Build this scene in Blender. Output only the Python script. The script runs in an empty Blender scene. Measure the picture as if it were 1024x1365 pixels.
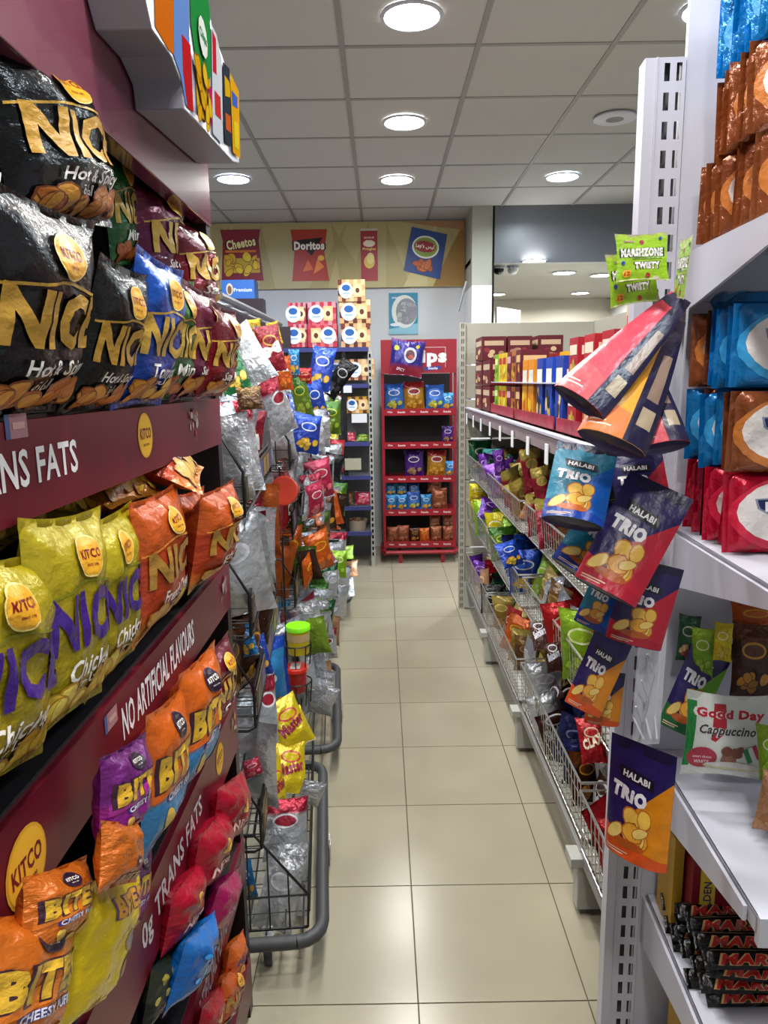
import bpy, bmesh, math, random
import numpy as np
from mathutils import Vector, Matrix
PI = math.pi
rnd = random.Random(7)
SC = bpy.context.scene
C = SC.collection

# ------------------------------------------------------------------ camera
F = 956.5; YAW, PITCH, ROLL, EYE = .0017, .1815, -.0151, 1.625
_cy, _sy, _cp, _sp, _cr, _sr = math.cos(YAW), math.sin(YAW), math.cos(PITCH), math.sin(PITCH), math.cos(ROLL), math.sin(ROLL)
FW = Vector((_sy*_cp, _cy*_cp, -_sp)); R0 = Vector((_cy, -_sy, 0)); U0 = R0.cross(FW)
RV = _cr*R0 + _sr*U0; UV_ = -_sr*R0 + _cr*U0
cam = bpy.data.cameras.new('camera'); camo = bpy.data.objects.new('camera', cam); C.objects.link(camo)
cam.sensor_fit = 'VERTICAL'; cam.sensor_height = 36; cam.lens = F/1365*36; cam.clip_start = .05
camo.matrix_world = Matrix((
    (RV.x, UV_.x, -FW.x, 0), (RV.y, UV_.y, -FW.y, 0), (RV.z, UV_.z, -FW.z, EYE), (0, 0, 0, 1)))
SC.camera = camo

def at(px, py, ax, v):
    """the point of the room seen at a pixel, on the plane axis = v"""
    d = FW + RV*((px-512)/F) - UV_*((py-682.5)/F)
    o = Vector((0, 0, EYE)); i = 'xyz'.index(ax)
    return o + d*((v-o[i])/d[i])

# ------------------------------------------------------------------ light
CEIL = 3.065
w = bpy.data.worlds.new('world'); SC.world = w; w.use_nodes = True
w.node_tree.nodes['Background'].inputs[0].default_value = (.75, .82, 1, 1)
w.node_tree.nodes['Background'].inputs[1].default_value = .35
SC.view_settings.view_transform = 'Standard'; SC.view_settings.look = 'None'
SC.view_settings.gamma = 1; SC.view_settings.use_curve_mapping = False
SC.view_settings.exposure = 0.0
LAMP_W = 22.0

# ------------------------------------------------------------------ colours and materials
def hexc(h):
    if not isinstance(h, str): return tuple(h)
    h = h.lstrip('#'); v = [int(h[i:i+2], 16)/255 for i in (0, 2, 4)]
    return tuple(c/12.92 if c <= .04045 else ((c+.055)/1.055)**2.4 for c in v)
MATS = {}
def mat(name, rough=.4, metal=0., spec=.5, bump=0., bscale=40., var=.0, vscale=8., col=None, coat=0., alpha=1., trans=0., ink=1., emit=None, es=0., detail=3, ior=1.45):
    if name in MATS: return MATS[name]
    m = bpy.data.materials.new(name); m.use_nodes = True; nt = m.node_tree; b = nt.nodes['Principled BSDF']
    b.inputs['Roughness'].default_value = rough; b.inputs['Metallic'].default_value = metal
    b.inputs['Specular IOR Level'].default_value = spec; b.inputs['Coat Weight'].default_value = coat
    b.inputs['Alpha'].default_value = alpha; b.inputs['Transmission Weight'].default_value = trans; b.inputs['IOR'].default_value = ior
    tc = nt.nodes.new('ShaderNodeTexCoord')
    if col is None:
        a = nt.nodes.new('ShaderNodeAttribute'); a.attribute_name = 'Col'; src = a.outputs['Color']
    else:
        a = nt.nodes.new('ShaderNodeRGB'); a.outputs[0].default_value = (*hexc(col), 1); src = a.outputs[0]
    if ink != 1.:
        x = nt.nodes.new('ShaderNodeVectorMath'); x.operation = 'SCALE'; x.inputs['Scale'].default_value = ink
        nt.links.new(src, x.inputs[0]); src = x.outputs[0]
    if var:
        n = nt.nodes.new('ShaderNodeTexNoise'); n.inputs['Scale'].default_value = vscale; n.inputs['Detail'].default_value = 5
        nt.links.new(tc.outputs['Object'], n.inputs['Vector'])
        r = nt.nodes.new('ShaderNodeMapRange'); r.inputs['From Min'].default_value = .3; r.inputs['From Max'].default_value = .7
        r.inputs['To Min'].default_value = 1-var; r.inputs['To Max'].default_value = 1+var
        nt.links.new(n.outputs['Fac'], r.inputs['Value'])
        x = nt.nodes.new('ShaderNodeVectorMath'); x.operation = 'SCALE'
        nt.links.new(src, x.inputs[0]); nt.links.new(r.outputs[0], x.inputs['Scale']); src = x.outputs[0]
    nt.links.new(src, b.inputs['Base Color'])
    if bump:
        n = nt.nodes.new('ShaderNodeTexNoise'); n.inputs['Scale'].default_value = bscale; n.inputs['Detail'].default_value = detail
        nt.links.new(tc.outputs['Object'], n.inputs['Vector'])
        bp = nt.nodes.new('ShaderNodeBump'); bp.inputs['Strength'].default_value = bump; bp.inputs['Distance'].default_value = .01
        nt.links.new(n.outputs['Fac'], bp.inputs['Height']); nt.links.new(bp.outputs[0], b.inputs['Normal'])
    if emit is not None:
        b.inputs['Emission Color'].default_value = (*hexc(emit), 1); b.inputs['Emission Strength'].default_value = es
    MATS[name] = m; return m
FOIL = mat('foil_film', rough=.22, metal=.3, spec=.6, bump=.7, bscale=6, detail=5, ink=.8)
MATTE = mat('matte_film', rough=.38, spec=.5, bump=.25, bscale=6, ink=.85)
PRINT = mat('print_ink', rough=.28, spec=.5, bump=.7, bscale=6, detail=5, ink=.8)
SILVER = mat('silver_film', rough=.26, metal=.6, spec=.6, bump=.9, bscale=6, detail=5, ink=.85)
CARD = mat('printed_card', rough=.4, spec=.4, ink=.85)
FLAT = mat('flat_print', rough=.45, spec=.35, ink=.85)
WHITE = mat('white_painted_steel', rough=.38, col='#b9bac6', var=.05, vscale=5, spec=.4)
GREY = mat('grey_painted_steel', rough=.4, col='#a3a39c', var=.05, vscale=4)
CREAM = mat('cream_painted_steel', rough=.45, col='#a39f92', var=.03, vscale=3)
CHROME = mat('bright_wire', rough=.25, metal=.85, col='#d5d5d2')
BLACK = mat('black_powder_steel', rough=.4, col='#101011', spec=.45)
DARK = mat('dark_recess', rough=.7, col='#0b0a0c', spec=.2)
MAROON = mat('maroon_board', rough=.32, col='#5e1220', var=.12, vscale=3, spec=.5)
GLOSSM = mat('glossy_maroon_board', rough=.16, col='#6d3445', var=.05, vscale=2, spec=.6, coat=.4)
RUBBER = mat('grey_rubber', rough=.5, col='#3b3c3e')
RED = mat('red_painted_steel', rough=.35, col='#8a1322', var=.06, vscale=6)
CLEAR = mat('clear_plastic', rough=.12, col='#e8eaf2', alpha=.3, spec=.7)
GLOSS = mat('coloured_plastic', rough=.28, spec=.5)

# ------------------------------------------------------------------ mesh helpers
class MB:
    def __init__(s): s.v = []; s.f = []; s.c = []; s.sm = []
    def add(s, vs, fs, col=(1, 1, 1), smooth=False):
        o = len(s.v); s.v += [tuple(p) for p in vs]; c = hexc(col)
        for f in fs: s.f.append(tuple(i+o for i in f)); s.c.append(c); s.sm.append(smooth)
        return s
    def box(s, x0, x1, y0, y1, z0, z1, col=(1, 1, 1), M=None):
        vs = [(x, y, z) for x in (x0, x1) for y in (y0, y1) for z in (z0, z1)]
        if M is not None: vs = [M @ Vector(p) for p in vs]
        return s.add(vs, [(0, 1, 3, 2), (4, 6, 7, 5), (0, 4, 5, 1), (2, 3, 7, 6), (0, 2, 6, 4), (1, 5, 7, 3)], col)
    def tube(s, pts, r, seg=6, col=(1, 1, 1), cap=True):
        pts = [Vector(p) for p in pts]; n = len(pts); vs = []; up = None
        for i, p in enumerate(pts):
            t = (pts[min(i+1, n-1)] - pts[max(i-1, 0)]).normalized()
            if up is None: up = Vector((0, 0, 1)) if abs(t.z) < .9 else Vector((1, 0, 0))
            a = t.cross(up).normalized(); up = a.cross(t).normalized()
            vs += [p + a*(r*math.cos(2*PI*k/seg)) + up*(r*math.sin(2*PI*k/seg)) for k in range(seg)]
        fs = [(i*seg+k, i*seg+(k+1) % seg, (i+1)*seg+(k+1) % seg, (i+1)*seg+k) for i in range(n-1) for k in range(seg)]
        if cap: fs += [tuple(range(seg))[::-1], tuple((n-1)*seg+k for k in range(seg))]
        return s.add(vs, fs, col, True)
    def lathe(s, prof, c=(0, 0, 0), seg=24, col=(1, 1, 1), M=None, cap=True):
        vs = [(c[0]+r*math.cos(2*PI*k/seg), c[1]+r*math.sin(2*PI*k/seg), c[2]+z) for r, z in prof for k in range(seg)]
        if M is not None: vs = [M @ Vector(p) for p in vs]
        fs = [(i*seg+k, i*seg+(k+1) % seg, (i+1)*seg+(k+1) % seg, (i+1)*seg+k) for i in range(len(prof)-1) for k in range(seg)]
        if cap: fs += [tuple(range(seg))[::-1], tuple((len(prof)-1)*seg+k for k in range(seg))]
        return s.add(vs, fs, col, True)
    def mesh(s, name, m, bevel=0):
        me = bpy.data.meshes.new(name); me.from_pydata(s.v, [], s.f)
        ca = me.color_attributes.new('Col', 'FLOAT_COLOR', 'CORNER')
        lt = np.array([len(f) for f in s.f]); arr = np.repeat(np.array(s.c, dtype=np.float32).reshape(-1, 3), lt, axis=0)
        ca.data.foreach_set('color', np.hstack([arr, np.ones((len(arr), 1), np.float32)]).ravel())
        me.polygons.foreach_set('use_smooth', s.sm); me.materials.append(m); me.update()
        if any(s.sm):
            try: me.set_sharp_from_angle(angle=.7)
            except Exception: pass
        return me
    def build(s, name, m, parent=None, bevel=0):
        o = bpy.data.objects.new(name, s.mesh(name, m)); link(o, parent)
        if bevel:
            b = o.modifiers.new('bevel', 'BEVEL'); b.width = bevel; b.segments = 2; b.limit_method = 'ANGLE'
        return o
def link(o, parent=None):
    C.objects.link(o)
    if parent is not None: o.parent = parent
    return o
LABELS = {}
def tag(o, label, cat, group=None, kind=None):
    if label in LABELS and not group: print('DUP LABEL', label)
    LABELS[label] = 1
    o['label'] = label; o['category'] = cat
    if group: o['group'] = group
    if kind: o['kind'] = kind
    return o
def empty(name, loc=(0, 0, 0), rz=0):
    o = bpy.data.objects.new(name, None); C.objects.link(o); o.location = loc; o.rotation_euler = (0, 0, rz); o.empty_display_size = .05
    return o
def struct(o): o['kind'] = 'structure'; return o
ORD = ['nearest', 'second', 'third', 'fourth', 'fifth', 'sixth', 'seventh', 'eighth', 'ninth', 'tenth', 'eleventh', 'twelfth', 'thirteenth', 'fourteenth', 'fifteenth', 'sixteenth', 'seventeenth', 'eighteenth', 'nineteenth', 'twentieth', 'twenty-first', 'twenty-second', 'twenty-third', 'twenty-fourth', 'twenty-fifth', 'twenty-sixth', 'twenty-seventh', 'twenty-eighth', 'twenty-ninth', 'thirtieth']

# ------------------------------------------------------------------ printed shapes: items in a 2-D frame
_tc = {}
def text2d(s, bold=.0, shear=0.):
    k = (s, bold, shear)
    if k not in _tc:
        c = bpy.data.curves.new('t', 'FONT'); c.body = s; c.resolution_u = 2; c.offset = bold; c.shear = shear; c.space_character = 1+bold*2.2
        o = bpy.data.objects.new('t', c); m = o.to_mesh()
        v = np.array([(a.co.x, a.co.y) for a in m.vertices]); f = [tuple(p.vertices) for p in m.polygons]
        o.to_mesh_clear(); bpy.data.objects.remove(o); bpy.data.curves.remove(c)
        lo, hi = v.min(0), v.max(0); _tc[k] = ((v-(lo+hi)/2), f, hi-lo)
    return _tc[k]
def AR(s):  # Arabic words, shaped and in drawing order
    D = {'chicken': '\ufe9d\ufe8e\ufe9f\ufeaa\ufedf\ufe8d', 'spicy': '\ufe93\ufead\ufe8e\ufea4\ufedf\ufe8d \ufe95\ufe8d\ufead\ufe8e\ufeec\ufe92\ufedf\ufe8e\ufe91', 'lays': '\ufeb2\ufef4\ufedf', 'salt': '\ufea2\ufee0\ufee4\ufedf\ufe8d'}
    return D[s]
def polys(items):
    """-> list of (verts Nx2, faces, colour, layer)"""
    out = []
    for n, it in enumerate(items):
        k = it[0]
        if k == 'T':     # text, cx, cy, height, colour, {w, rot, bold, shear, out}
            _, s, cx, cy, h, col = it[:6]; op = it[6] if len(it) > 6 else {}
            def one(bold, colr, lay):
                v, f, sz = text2d(s, bold, op.get('shear', 0))
                _, _, sz0 = text2d(s, op.get('bold', .02), op.get('shear', 0))
                sy = h/sz0[1]; sx = op['w']/sz0[0] if 'w' in op else sy
                p = v*np.array([sx, sy]); a = op.get('rot', 0); ca, sa = math.cos(a), math.sin(a)
                out.append((np.stack([p[:, 0]*ca-p[:, 1]*sa+cx, p[:, 0]*sa+p[:, 1]*ca+cy], 1), f, colr, lay))
            if 'out' in op: one(op.get('bold', .02)+.045, op['out'], n+.0); one(op.get('bold', .02), col, n+.6)
            else: one(op.get('bold', .02), col, n)
        elif k == 'E':   # ellipse: cx, cy, rx, ry, colour, rot
            _, cx, cy, rx, ry, col = it[:6]; a = it[6] if len(it) > 6 else 0; N = 22 if rx > .03 else 10
            t = np.arange(N)*2*PI/N; p = np.stack([rx*np.cos(t), ry*np.sin(t)], 1); ca, sa = math.cos(a), math.sin(a)
            out.append((np.stack([p[:, 0]*ca-p[:, 1]*sa+cx, p[:, 0]*sa+p[:, 1]*ca+cy], 1), [tuple(range(N))], col, n))
        elif k == 'P':
            out.append((np.array(it[1], float), [tuple(range(len(it[1])))], it[2], n))
        elif k == 'B':   # box x0,y0,x1,y1
            _, x0, y0, x1, y1, col = it; out.append((np.array([(x0, y0), (x1, y0), (x1, y1), (x0, y1)], float), [(0, 1, 2, 3)], col, n))
        elif k == 'C':   # heap of crisps: x0,y0,x1,y1,n,r,colours,seed
            _, x0, y0, x1, y1, m, r, cols, sd = it; q = random.Random(sd)
            for j in range(m):
                cx, cy = q.uniform(x0, x1), q.uniform(y0, y1); rr = r*q.uniform(.75, 1.2); e = q.uniform(.45, .85); a = q.uniform(0, PI)
                for sc, cl in ((1, cols[0]), (.86, cols[1+j % (len(cols)-1)])):
                    N = 12; t = np.arange(N)*2*PI/N; px = rr*sc*np.cos(t)*(1+.08*np.sin(3*t+j)); py = rr*sc*e*np.sin(t)
                    out.append((np.stack([px*math.cos(a)-py*math.sin(a)+cx, px*math.sin(a)+py*math.cos(a)+cy], 1), [tuple(range(N))], cl, n+.1+j*.04+(.02 if sc < 1 else 0)))
    return out
def flat_print(items, O, X, Z, off=.0008, step=.00025, name='print', m=None, parent=None):
    """items drawn on the plane through O; X right, Z up, as its reader sees it"""
    O, X, Z = Vector(O), Vector(X), Vector(Z); N = -X.normalized().cross(Z.normalized()) * -1
    mb = MB()
    for v, f, c, lay in polys(items):
        mb.add([O + X*float(a) + Z*float(b) + N*(off+step*lay) for a, b in v], f, c)
    return mb.build(name, m or FLAT, parent)

# ------------------------------------------------------------------ bags (unit width, height A)
def bag_grid(A, t, seed, nu, nv, kind='pillow', wr=1., bend=0., taper=0.):
    q = np.random.RandomState(seed); u = np.linspace(0, 1, nu+1)[None, :]; v = np.linspace(0, 1, nv+1)[:, None]
    u, v = np.broadcast_arrays(u, v); U = 2*u-1; e = np.minimum(v, 1-v)*A; cr = .05
    if kind == 'pillow':
        s = np.sin(np.clip((e-cr)/(.36), 0, 1)*PI/2)**.75; prof = np.clip(1-np.abs(U)**2.6, 0, 1)**.62
        xw = 1-.07*s; zz = v*A - .04*(1-U**2)*np.sign(v-.5)*np.clip(1-e/.3, 0, 1)
    elif kind == 'pouch':
        s = np.clip((1-v-.09)/.9, 0, 1)**.8; prof = np.clip(1-np.abs(U)**2.2, 0, 1)**.6; xw = (1-.03*s)*(1-taper*v**1.4); zz = v*A
    else:  # brick: flow-wrapped pack
        s = np.sin(np.clip((e-.01)/.05, 0, 1)*PI/2)**.6; ee = np.minimum(u, 1-u); prof = np.sin(np.clip((ee-.045)/.1, 0, 1)*PI/2)**.6; xw = 1+0*s; zz = v*A
    T = t/2*prof*s
    win = np.clip(1-U**2, 0, 1)**.5
    w1 = 0
    for k in range(4):
        w1 = w1 + np.sin(U*q.uniform(6, 16)+q.uniform(0, 6)+v*q.uniform(-2, 2))*.35
    w1 = w1*np.exp(-np.clip(e-cr, 0, 9)/.14)*.024
    w2 = 0
    for k in range(6):
        a = q.uniform(0, PI); fr = q.uniform(4, 13); w2 = w2 + (1-2*np.abs(np.sin((u*np.cos(a)+v*A*np.sin(a))*fr+q.uniform(0, 6))))*.0062
    def side(sg, k1):
        y = -sg*(T + (w1*k1+w2*k1)*win*wr*np.clip(s+.25, 0, 1))
        return np.stack([U*.5*xw, y + bend*(v**2)*A + .0*U, zz], -1)
    g = side(1, 1.); h = side(-1, .8)
    if kind == 'pouch':   # rounded standing base
        h[0] = g[0]; g[0, :, 1] = -T[0]; h[0, :, 1] = T[0]
    return g, h
def interp(g, x, z, A):
    nv, nu = g.shape[0]-1, g.shape[1]-1
    fu = np.clip((x+.5)*nu, 0, nu-1e-6); fv = np.clip(z/A*nv, 0, nv-1e-6); i = fu.astype(int); j = fv.astype(int); a = (fu-i)[:, None]; b = (fv-j)[:, None]
    p, q_ = g[j, i], g[j+1, i+1]; r, s = g[j, i+1], g[j+1, i]
    return np.where(a >= b, p+a*(r-p)+b*(q_-r), p+b*(s-p)+a*(q_-s))
_bags = {}
DES = {}
def bag_mesh(des, var=0):
    k = (des, var)
    if k in _bags: return _bags[k]
    D = DES[des]; A = D['A']; nu, nv = D.get('n', (18, 26)); kind = D.get('kind', 'pillow')
    g, h = bag_grid(A, D.get('t', .3), var*17+hash_(des), nu, nv, kind, D.get('wr', 1), D.get('bend', 0), D.get('taper', 0))
    n = (nu+1)*(nv+1); V = np.concatenate([g.reshape(-1, 3), h.reshape(-1, 3)])
    def q(j, i): return j*(nu+1)+i
    fs = []; cols = []
    zone = D['paint']; back = D.get('back')
    U = np.linspace(-.5, .5, nu+1); Z = np.linspace(0, A, nv+1)
    def colr(f, j, i): return hexc(f(U[i], Z[j]))
    FC = [[colr(zone, j, i) for i in range(nu+1)] for j in range(nv+1)]
    BC = FC if back is None else [[colr(back, j, i) for i in range(nu+1)] for j in range(nv+1)]
    for j in range(nv):
        for i in range(nu):
            fs.append((q(j, i), q(j, i+1), q(j+1, i+1))); cols += [FC[j][i], FC[j][i+1], FC[j+1][i+1]]
            fs.append((q(j, i), q(j+1, i+1), q(j+1, i))); cols += [FC[j][i], FC[j+1][i+1], FC[j+1][i]]
            fs.append((q(j, i)+n, q(j+1, i)+n, q(j+1, i+1)+n, q(j, i+1)+n)); cols += [BC[j][i], BC[j+1][i], BC[j+1][i+1], BC[j][i+1]]
    def stitch(a, b):
        for x in range(len(a)-1):
            fs.append((a[x], b[x], b[x+1], a[x+1])); c = hexc(D.get('base', '#201a3a')); cols.extend([c]*4)
    if kind == 'pouch': stitch([q(0, i) for i in range(nu+1)][::-1], [q(0, i)+n for i in range(nu+1)][::-1])
    me = bpy.data.meshes.new(D['name']); me.from_pydata(V.tolist(), [], fs)
    ca = me.color_attributes.new('Col', 'FLOAT_COLOR', 'CORNER'); c4 = np.ones((len(cols), 4), np.float32); c4[:, :3] = cols
    ca.data.foreach_set('color', c4.ravel()); me.polygons.foreach_set('use_smooth', [True]*len(fs)); me.materials.append(D.get('mat', FOIL)); me.update()
    pm = None
    if D.get('items'):
        bm = bmesh.new(); cl = bm.loops.layers.float_color.new('Col'); vl = bm.verts.layers.float.new('lay')
        for v, f, c, lay in polys(D['items']):
            c = hexc(c); vv = []
            for a, b in v:
                x = bm.verts.new((float(np.clip(a, -.498, .498)), float(np.clip(b, .004, A-.004)), 0)); x[vl] = lay; vv.append(x)
            for ff in f:
                try: fc = bm.faces.new([vv[i] for i in ff])
                except ValueError: continue
                for l in fc.loops: l[cl] = (*c, 1)
        for i in range(1, nu):
            bmesh.ops.bisect_plane(bm, geom=bm.verts[:]+bm.edges[:]+bm.faces[:], dist=1e-5, plane_co=(i/nu-.5, 0, 0), plane_no=(1, 0, 0))
        for j in range(1, nv):
            bmesh.ops.bisect_plane(bm, geom=bm.verts[:]+bm.edges[:]+bm.faces[:], dist=1e-5, plane_co=(0, A*j/nv, 0), plane_no=(0, 1, 0))
        for m_ in range(-nv+1, nu):
            bmesh.ops.bisect_plane(bm, geom=bm.verts[:]+bm.edges[:]+bm.faces[:], dist=1e-5, plane_co=(m_/nu-.5, 0, 0), plane_no=Vector((nu, -nv/A, 0)).normalized())
        xs = np.array([v.co[:] for v in bm.verts]); P = interp(g, xs[:, 0], xs[:, 1], A)
        gu = np.gradient(g, axis=1); gv = np.gradient(g, axis=0); nn = np.cross(gu, gv); nn /= np.linalg.norm(nn, axis=-1, keepdims=True)+1e-9
        NN = interp(nn, xs[:, 0], xs[:, 1], A); lay = np.array([v[vl] for v in bm.verts])[:, None]
        P = P + NN*(.0025+.001*lay)
        for v, p in zip(bm.verts, P): v.co = p
        pm = bpy.data.meshes.new('print'); bm.to_mesh(pm); bm.free(); pm.polygons.foreach_set('use_smooth', [True]*len(pm.polygons)); pm.materials.append(D.get('pmat', PRINT)); pm.update()
    _bags[k] = (me, pm); return _bags[k]
def hash_(s): return sum(ord(c)*(i+3) for i, c in enumerate(s)) % 9973
def put_bag(des, M, label, cat=None, group=None, var=0):
    me, pm = bag_mesh(des, var); D = DES[des]
    o = bpy.data.objects.new(D['name'], me); C.objects.link(o); o.matrix_world = M
    tag(o, label, cat or D.get('cat', 'crisps'), group)
    if pm is not None:
        p = bpy.data.objects.new('print', pm); C.objects.link(p); p.parent = o
    return o
def frame(BL, BR, TC, des, keepz=False):
    BL, BR, TC = Vector(BL), Vector(BR), Vector(TC); w_ = (BR-BL).length; X = (BR-BL).normalized(); c = (BL+BR)/2
    Z = TC-c
    if keepz: Z.normalize(); X = (X - Z*X.dot(Z)).normalized()
    Z = (Z - X*Z.dot(X)).normalized(); Y = Z.cross(X); s = w_
    return Matrix(((X.x*s, Y.x*s, Z.x*s, c.x), (X.y*s, Y.y*s, Z.y*s, c.y), (X.z*s, Y.z*s, Z.z*s, c.z), (0, 0, 0, 1)))
def pose(loc, w_, yaw=0, lean=0, roll=0, hs=1.):
    return Matrix.Translation(Vector(loc)) @ Matrix.Rotation(yaw, 4, 'Z') @ Matrix.Rotation(-lean, 4, 'X') @ Matrix.Rotation(roll, 4, 'Y') @ Matrix.Diagonal((w_, w_, w_*hs, 1))

# ------------------------------------------------------------------ lamps
def downlight(x, y, z, label, col=(1, .97, .92), pw=1., r=.112):
    t = empty('ceiling_light', (x, y, z)); tag(t, label, 'ceiling light', 'round recessed ceiling lights')
    MB().lathe([(r, 0), (r+.016, -.003), (r+.016, -.009), (r, -.011), (r, 0)], seg=40, cap=False).build('rim', WHITE, t)
    m = mat('lamp_'+'%.2f%.2f' % (col[0], col[2]), col='#ffffff', emit=col, es=26)
    MB().lathe([(.001, -.004), (r-.004, -.004), (r-.004, -.007), (.001, -.009)], seg=40).build('diffuser', m, t)
    l = bpy.data.lights.new('lamp', 'AREA'); l.shape = 'DISK'; l.size = 2*r; l.energy = LAMP_W*pw; l.color = col; l.spread = math.radians(165)
    o = bpy.data.objects.new('lamp', l); C.objects.link(o); o.location = (x, y, z-.02); o.parent = None
WARM, BLU, COOL = (1, .975, .93), (.68, .76, 1), (.80, .93, 1)
LX = (-1.04, .147, 1.345)
downlight(.147, 3.192, CEIL, 'bright round ceiling light at the top edge of the photo, nearest and largest', WARM)
downlight(.156, 4.397, CEIL, 'second round ceiling light of the middle row, halfway down the aisle', WARM)
downlight(.139, 5.583, CEIL, 'farthest round ceiling light of the middle row, above the banner wall', WARM)
downlight(-1.036, 5.50, CEIL, 'bluish round ceiling light at far left, beside the sign of printed packs', BLU)
downlight(1.345, 5.568, CEIL, 'cool white round ceiling light at right in front of the dark bulkhead', COOL)
for x, y, c in ((.147, 1.98, WARM), (.147, .78, WARM), (-1.04, 4.3, BLU), (-1.04, 3.1, WARM), (-1.04, 1.9, WARM), (1.345, 3.17, COOL), (1.345, 1.97, COOL), (1.345, .77, COOL), (-1.04, .7, WARM), (.147, -.42, WARM)):
    downlight(x, y, CEIL, 'ceiling light of the %s row, %s from the back, outside the view' % ('left' if x < 0 else 'middle' if x < 1 else 'right', ORD[int(round((5.55-y)/1.2))]), c)
t = empty('ceiling_speaker', (1.343, 4.374, CEIL)); tag(t, 'unlit round ceiling speaker with grey grille at upper right', 'speaker')
MB().lathe([(.1, 0), (.118, -.003), (.118, -.01), (.098, -.014)], seg=40).build('rim', WHITE, t)
g = MB(); g.lathe([(.001, -.016), (.05, -.014), (.09, -.006)], seg=32, col='#8d8f8d'); g.build('grille', mat('grille_grey', rough=.6, col='#8a8c8a', bump=.6, bscale=300), t)

# ------------------------------------------------------------------ the room
TX0, TY0, TS = .074, 1.635, .45
TILE = mat('floor_tile_glaze', rough=.22, spec=.45, col='#9a937f', var=.07, vscale=2.2, bump=.02, bscale=6)
GROUT = mat('floor_grout', rough=.8, col='#5a5344')
fl = MB().box(-2.6, 3.0, -1.6, 10, -.06, -.004).build('floor', GROUT); struct(fl)
tile = MB().box(.002, TS-.002, .002, TS-.002, -.02, 0).mesh('floor_tile', TILE)
far = MB()
for i in range(-6, 7):
    for j in range(-7, 19):
        x, y = TX0+i*TS, TY0+j*TS
        if -3 <= i <= 2 and -2 <= j <= 11:
            o = bpy.data.objects.new('floor_tile', tile); link(o, fl); o.location = (x, y, 0)
        else: far.box(x+.002, x+TS-.002, y+.002, y+TS-.002, -.02, 0)
o = far.build('floor_tiles', TILE, fl); o['kind'] = 'stuff'
CT = mat('ceiling_board', rough=.85, col='#b7b6b3', bump=.12, bscale=120, var=.03, vscale=1.5)
CG = mat('ceiling_grid_metal', rough=.5, col='#8b8986')
cl = MB().box(-2.6, 3.0, -1.6, 10, CEIL+.03, CEIL+.08).build('ceiling', CT); struct(cl)
ct = MB().box(.012, .588, .012, .588, .004, .02).mesh('ceiling_tile', CT)
far = MB(); gr = MB(); CX0, CY0 = -.1486, 3.4702
for i in range(-5, 6):
    for j in range(-9, 6):
        x, y = CX0+i*.6, CY0+j*.6
        if -3 <= i <= 4 and j >= -3:
            o = bpy.data.objects.new('ceiling_tile', ct); link(o, cl); o.location = (x, y, CEIL)
        else: far.box(x+.012, x+.588, y+.012, y+.588, CEIL+.004, CEIL+.02)
o = far.build('ceiling_tiles', CT, cl); o['kind'] = 'stuff'
for i in range(-4, 6): gr.box(CX0+i*.6-.012, CX0+i*.6+.012, -1.6, 7.0, CEIL, CEIL+.03)
for j in range(-8, 7): gr.box(-2.6, 3, CY0+j*.6-.012, CY0+j*.6+.012, CEIL+.001, CEIL+.03)
gr.build('ceiling_grid', CG, cl)
WALL = mat('wall_paint', rough=.6, col='#bfc2c4', var=.03, vscale=1.2, bump=.03, bscale=30)
CONC = mat('pillar_plaster', rough=.6, col='#a7a69b', var=.07, vscale=3)
WB = mat('pillar_white', rough=.4, col='#e6e9ec')
struct(MB().box(-2.6, .86, 6.97, 7.07, 0, CEIL+.03).build('wall_back', WALL))
struct(MB().box(-2.7, -2.6, -1.6, 10, 0, CEIL+.03).build('wall_left', WALL))
struct(MB().box(3.0, 3.1, -1.6, 10, 0, CEIL+.03).build('wall_right', WALL))
struct(MB().box(-2.7, 3.1, -1.7, -1.6, 0, CEIL+.03).build('wall_front', WALL))
struct(MB().box(.8, 3.1, 9.6, 9.7, 0, 2.66).build('wall_far', mat('far_wall_paint', rough=.6, col='#b3aea0', var=.12, vscale=.8)))
p = empty('trim_1', (0, 0, 0)); struct(p)
MB().box(.80, .975, 6.45, 6.97, 2.42, CEIL+.02).build('plaster', CONC, p)
MB().box(.80, .975, 6.45, 6.97, 0, 2.42).build('white_cladding', WB, p)
MB().box(.975, .99, 6.44, 6.97, 0, CEIL).build('edge_strip', DARK, p)
struct(MB().box(.99, 3.0, 6.45, 6.55, 2.60, CEIL+.02).build('trim_2', mat('bulkhead_laminate', rough=.3, col='#6c6e74', spec=.5, var=.03)))
struct(MB().box(.8, 3.0, 6.55, 9.6, 2.62, 2.66).build('trim_3', mat('low_ceiling_board', rough=.5, col='#8b8984', spec=.5)))
for (px, py, lb, pw, col) in ((712, 347, 'small round lit ceiling light under the dark bulkhead, left one', 1.6, WARM), (752, 363, 'small round lit ceiling light under the bulkhead, right and brighter one', 2.2, COOL)):
    q = at(px, py, 'z', 2.62); downlight(q.x, q.y, 2.62, lb, col, pw, .1)
for x, y in ((2.2, 7.4), (1.4, 8.9), (2.4, 8.9)): downlight(x, y, 2.62, 'small added ceiling light brightening the rear room, %s' % ('front right' if y < 8 else 'back left' if x < 2 else 'back right'), WARM, 1.6, .1)  # extra lamps added to brighten the room behind the bulkhead
for px, lb, cc in ((665, 'dark dome security camera under the bulkhead ceiling', '#141416'), (684, 'white dome security camera beside the dark one', '#cfd2d4')):
    q = at(px, 352, 'y', 6.75); t = empty('security_camera', (q.x, q.y, 2.62)); tag(t, lb, 'camera')
    MB().lathe([(.055, 0), (.055, -.02), (.048, -.024)], seg=24).build('base', WHITE, t)
    MB().lathe([(.048, -.022), (.046, -.045), (.03, -.068), (.001, -.076)], seg=24, col=cc).build('dome', GLOSS, t)
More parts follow.
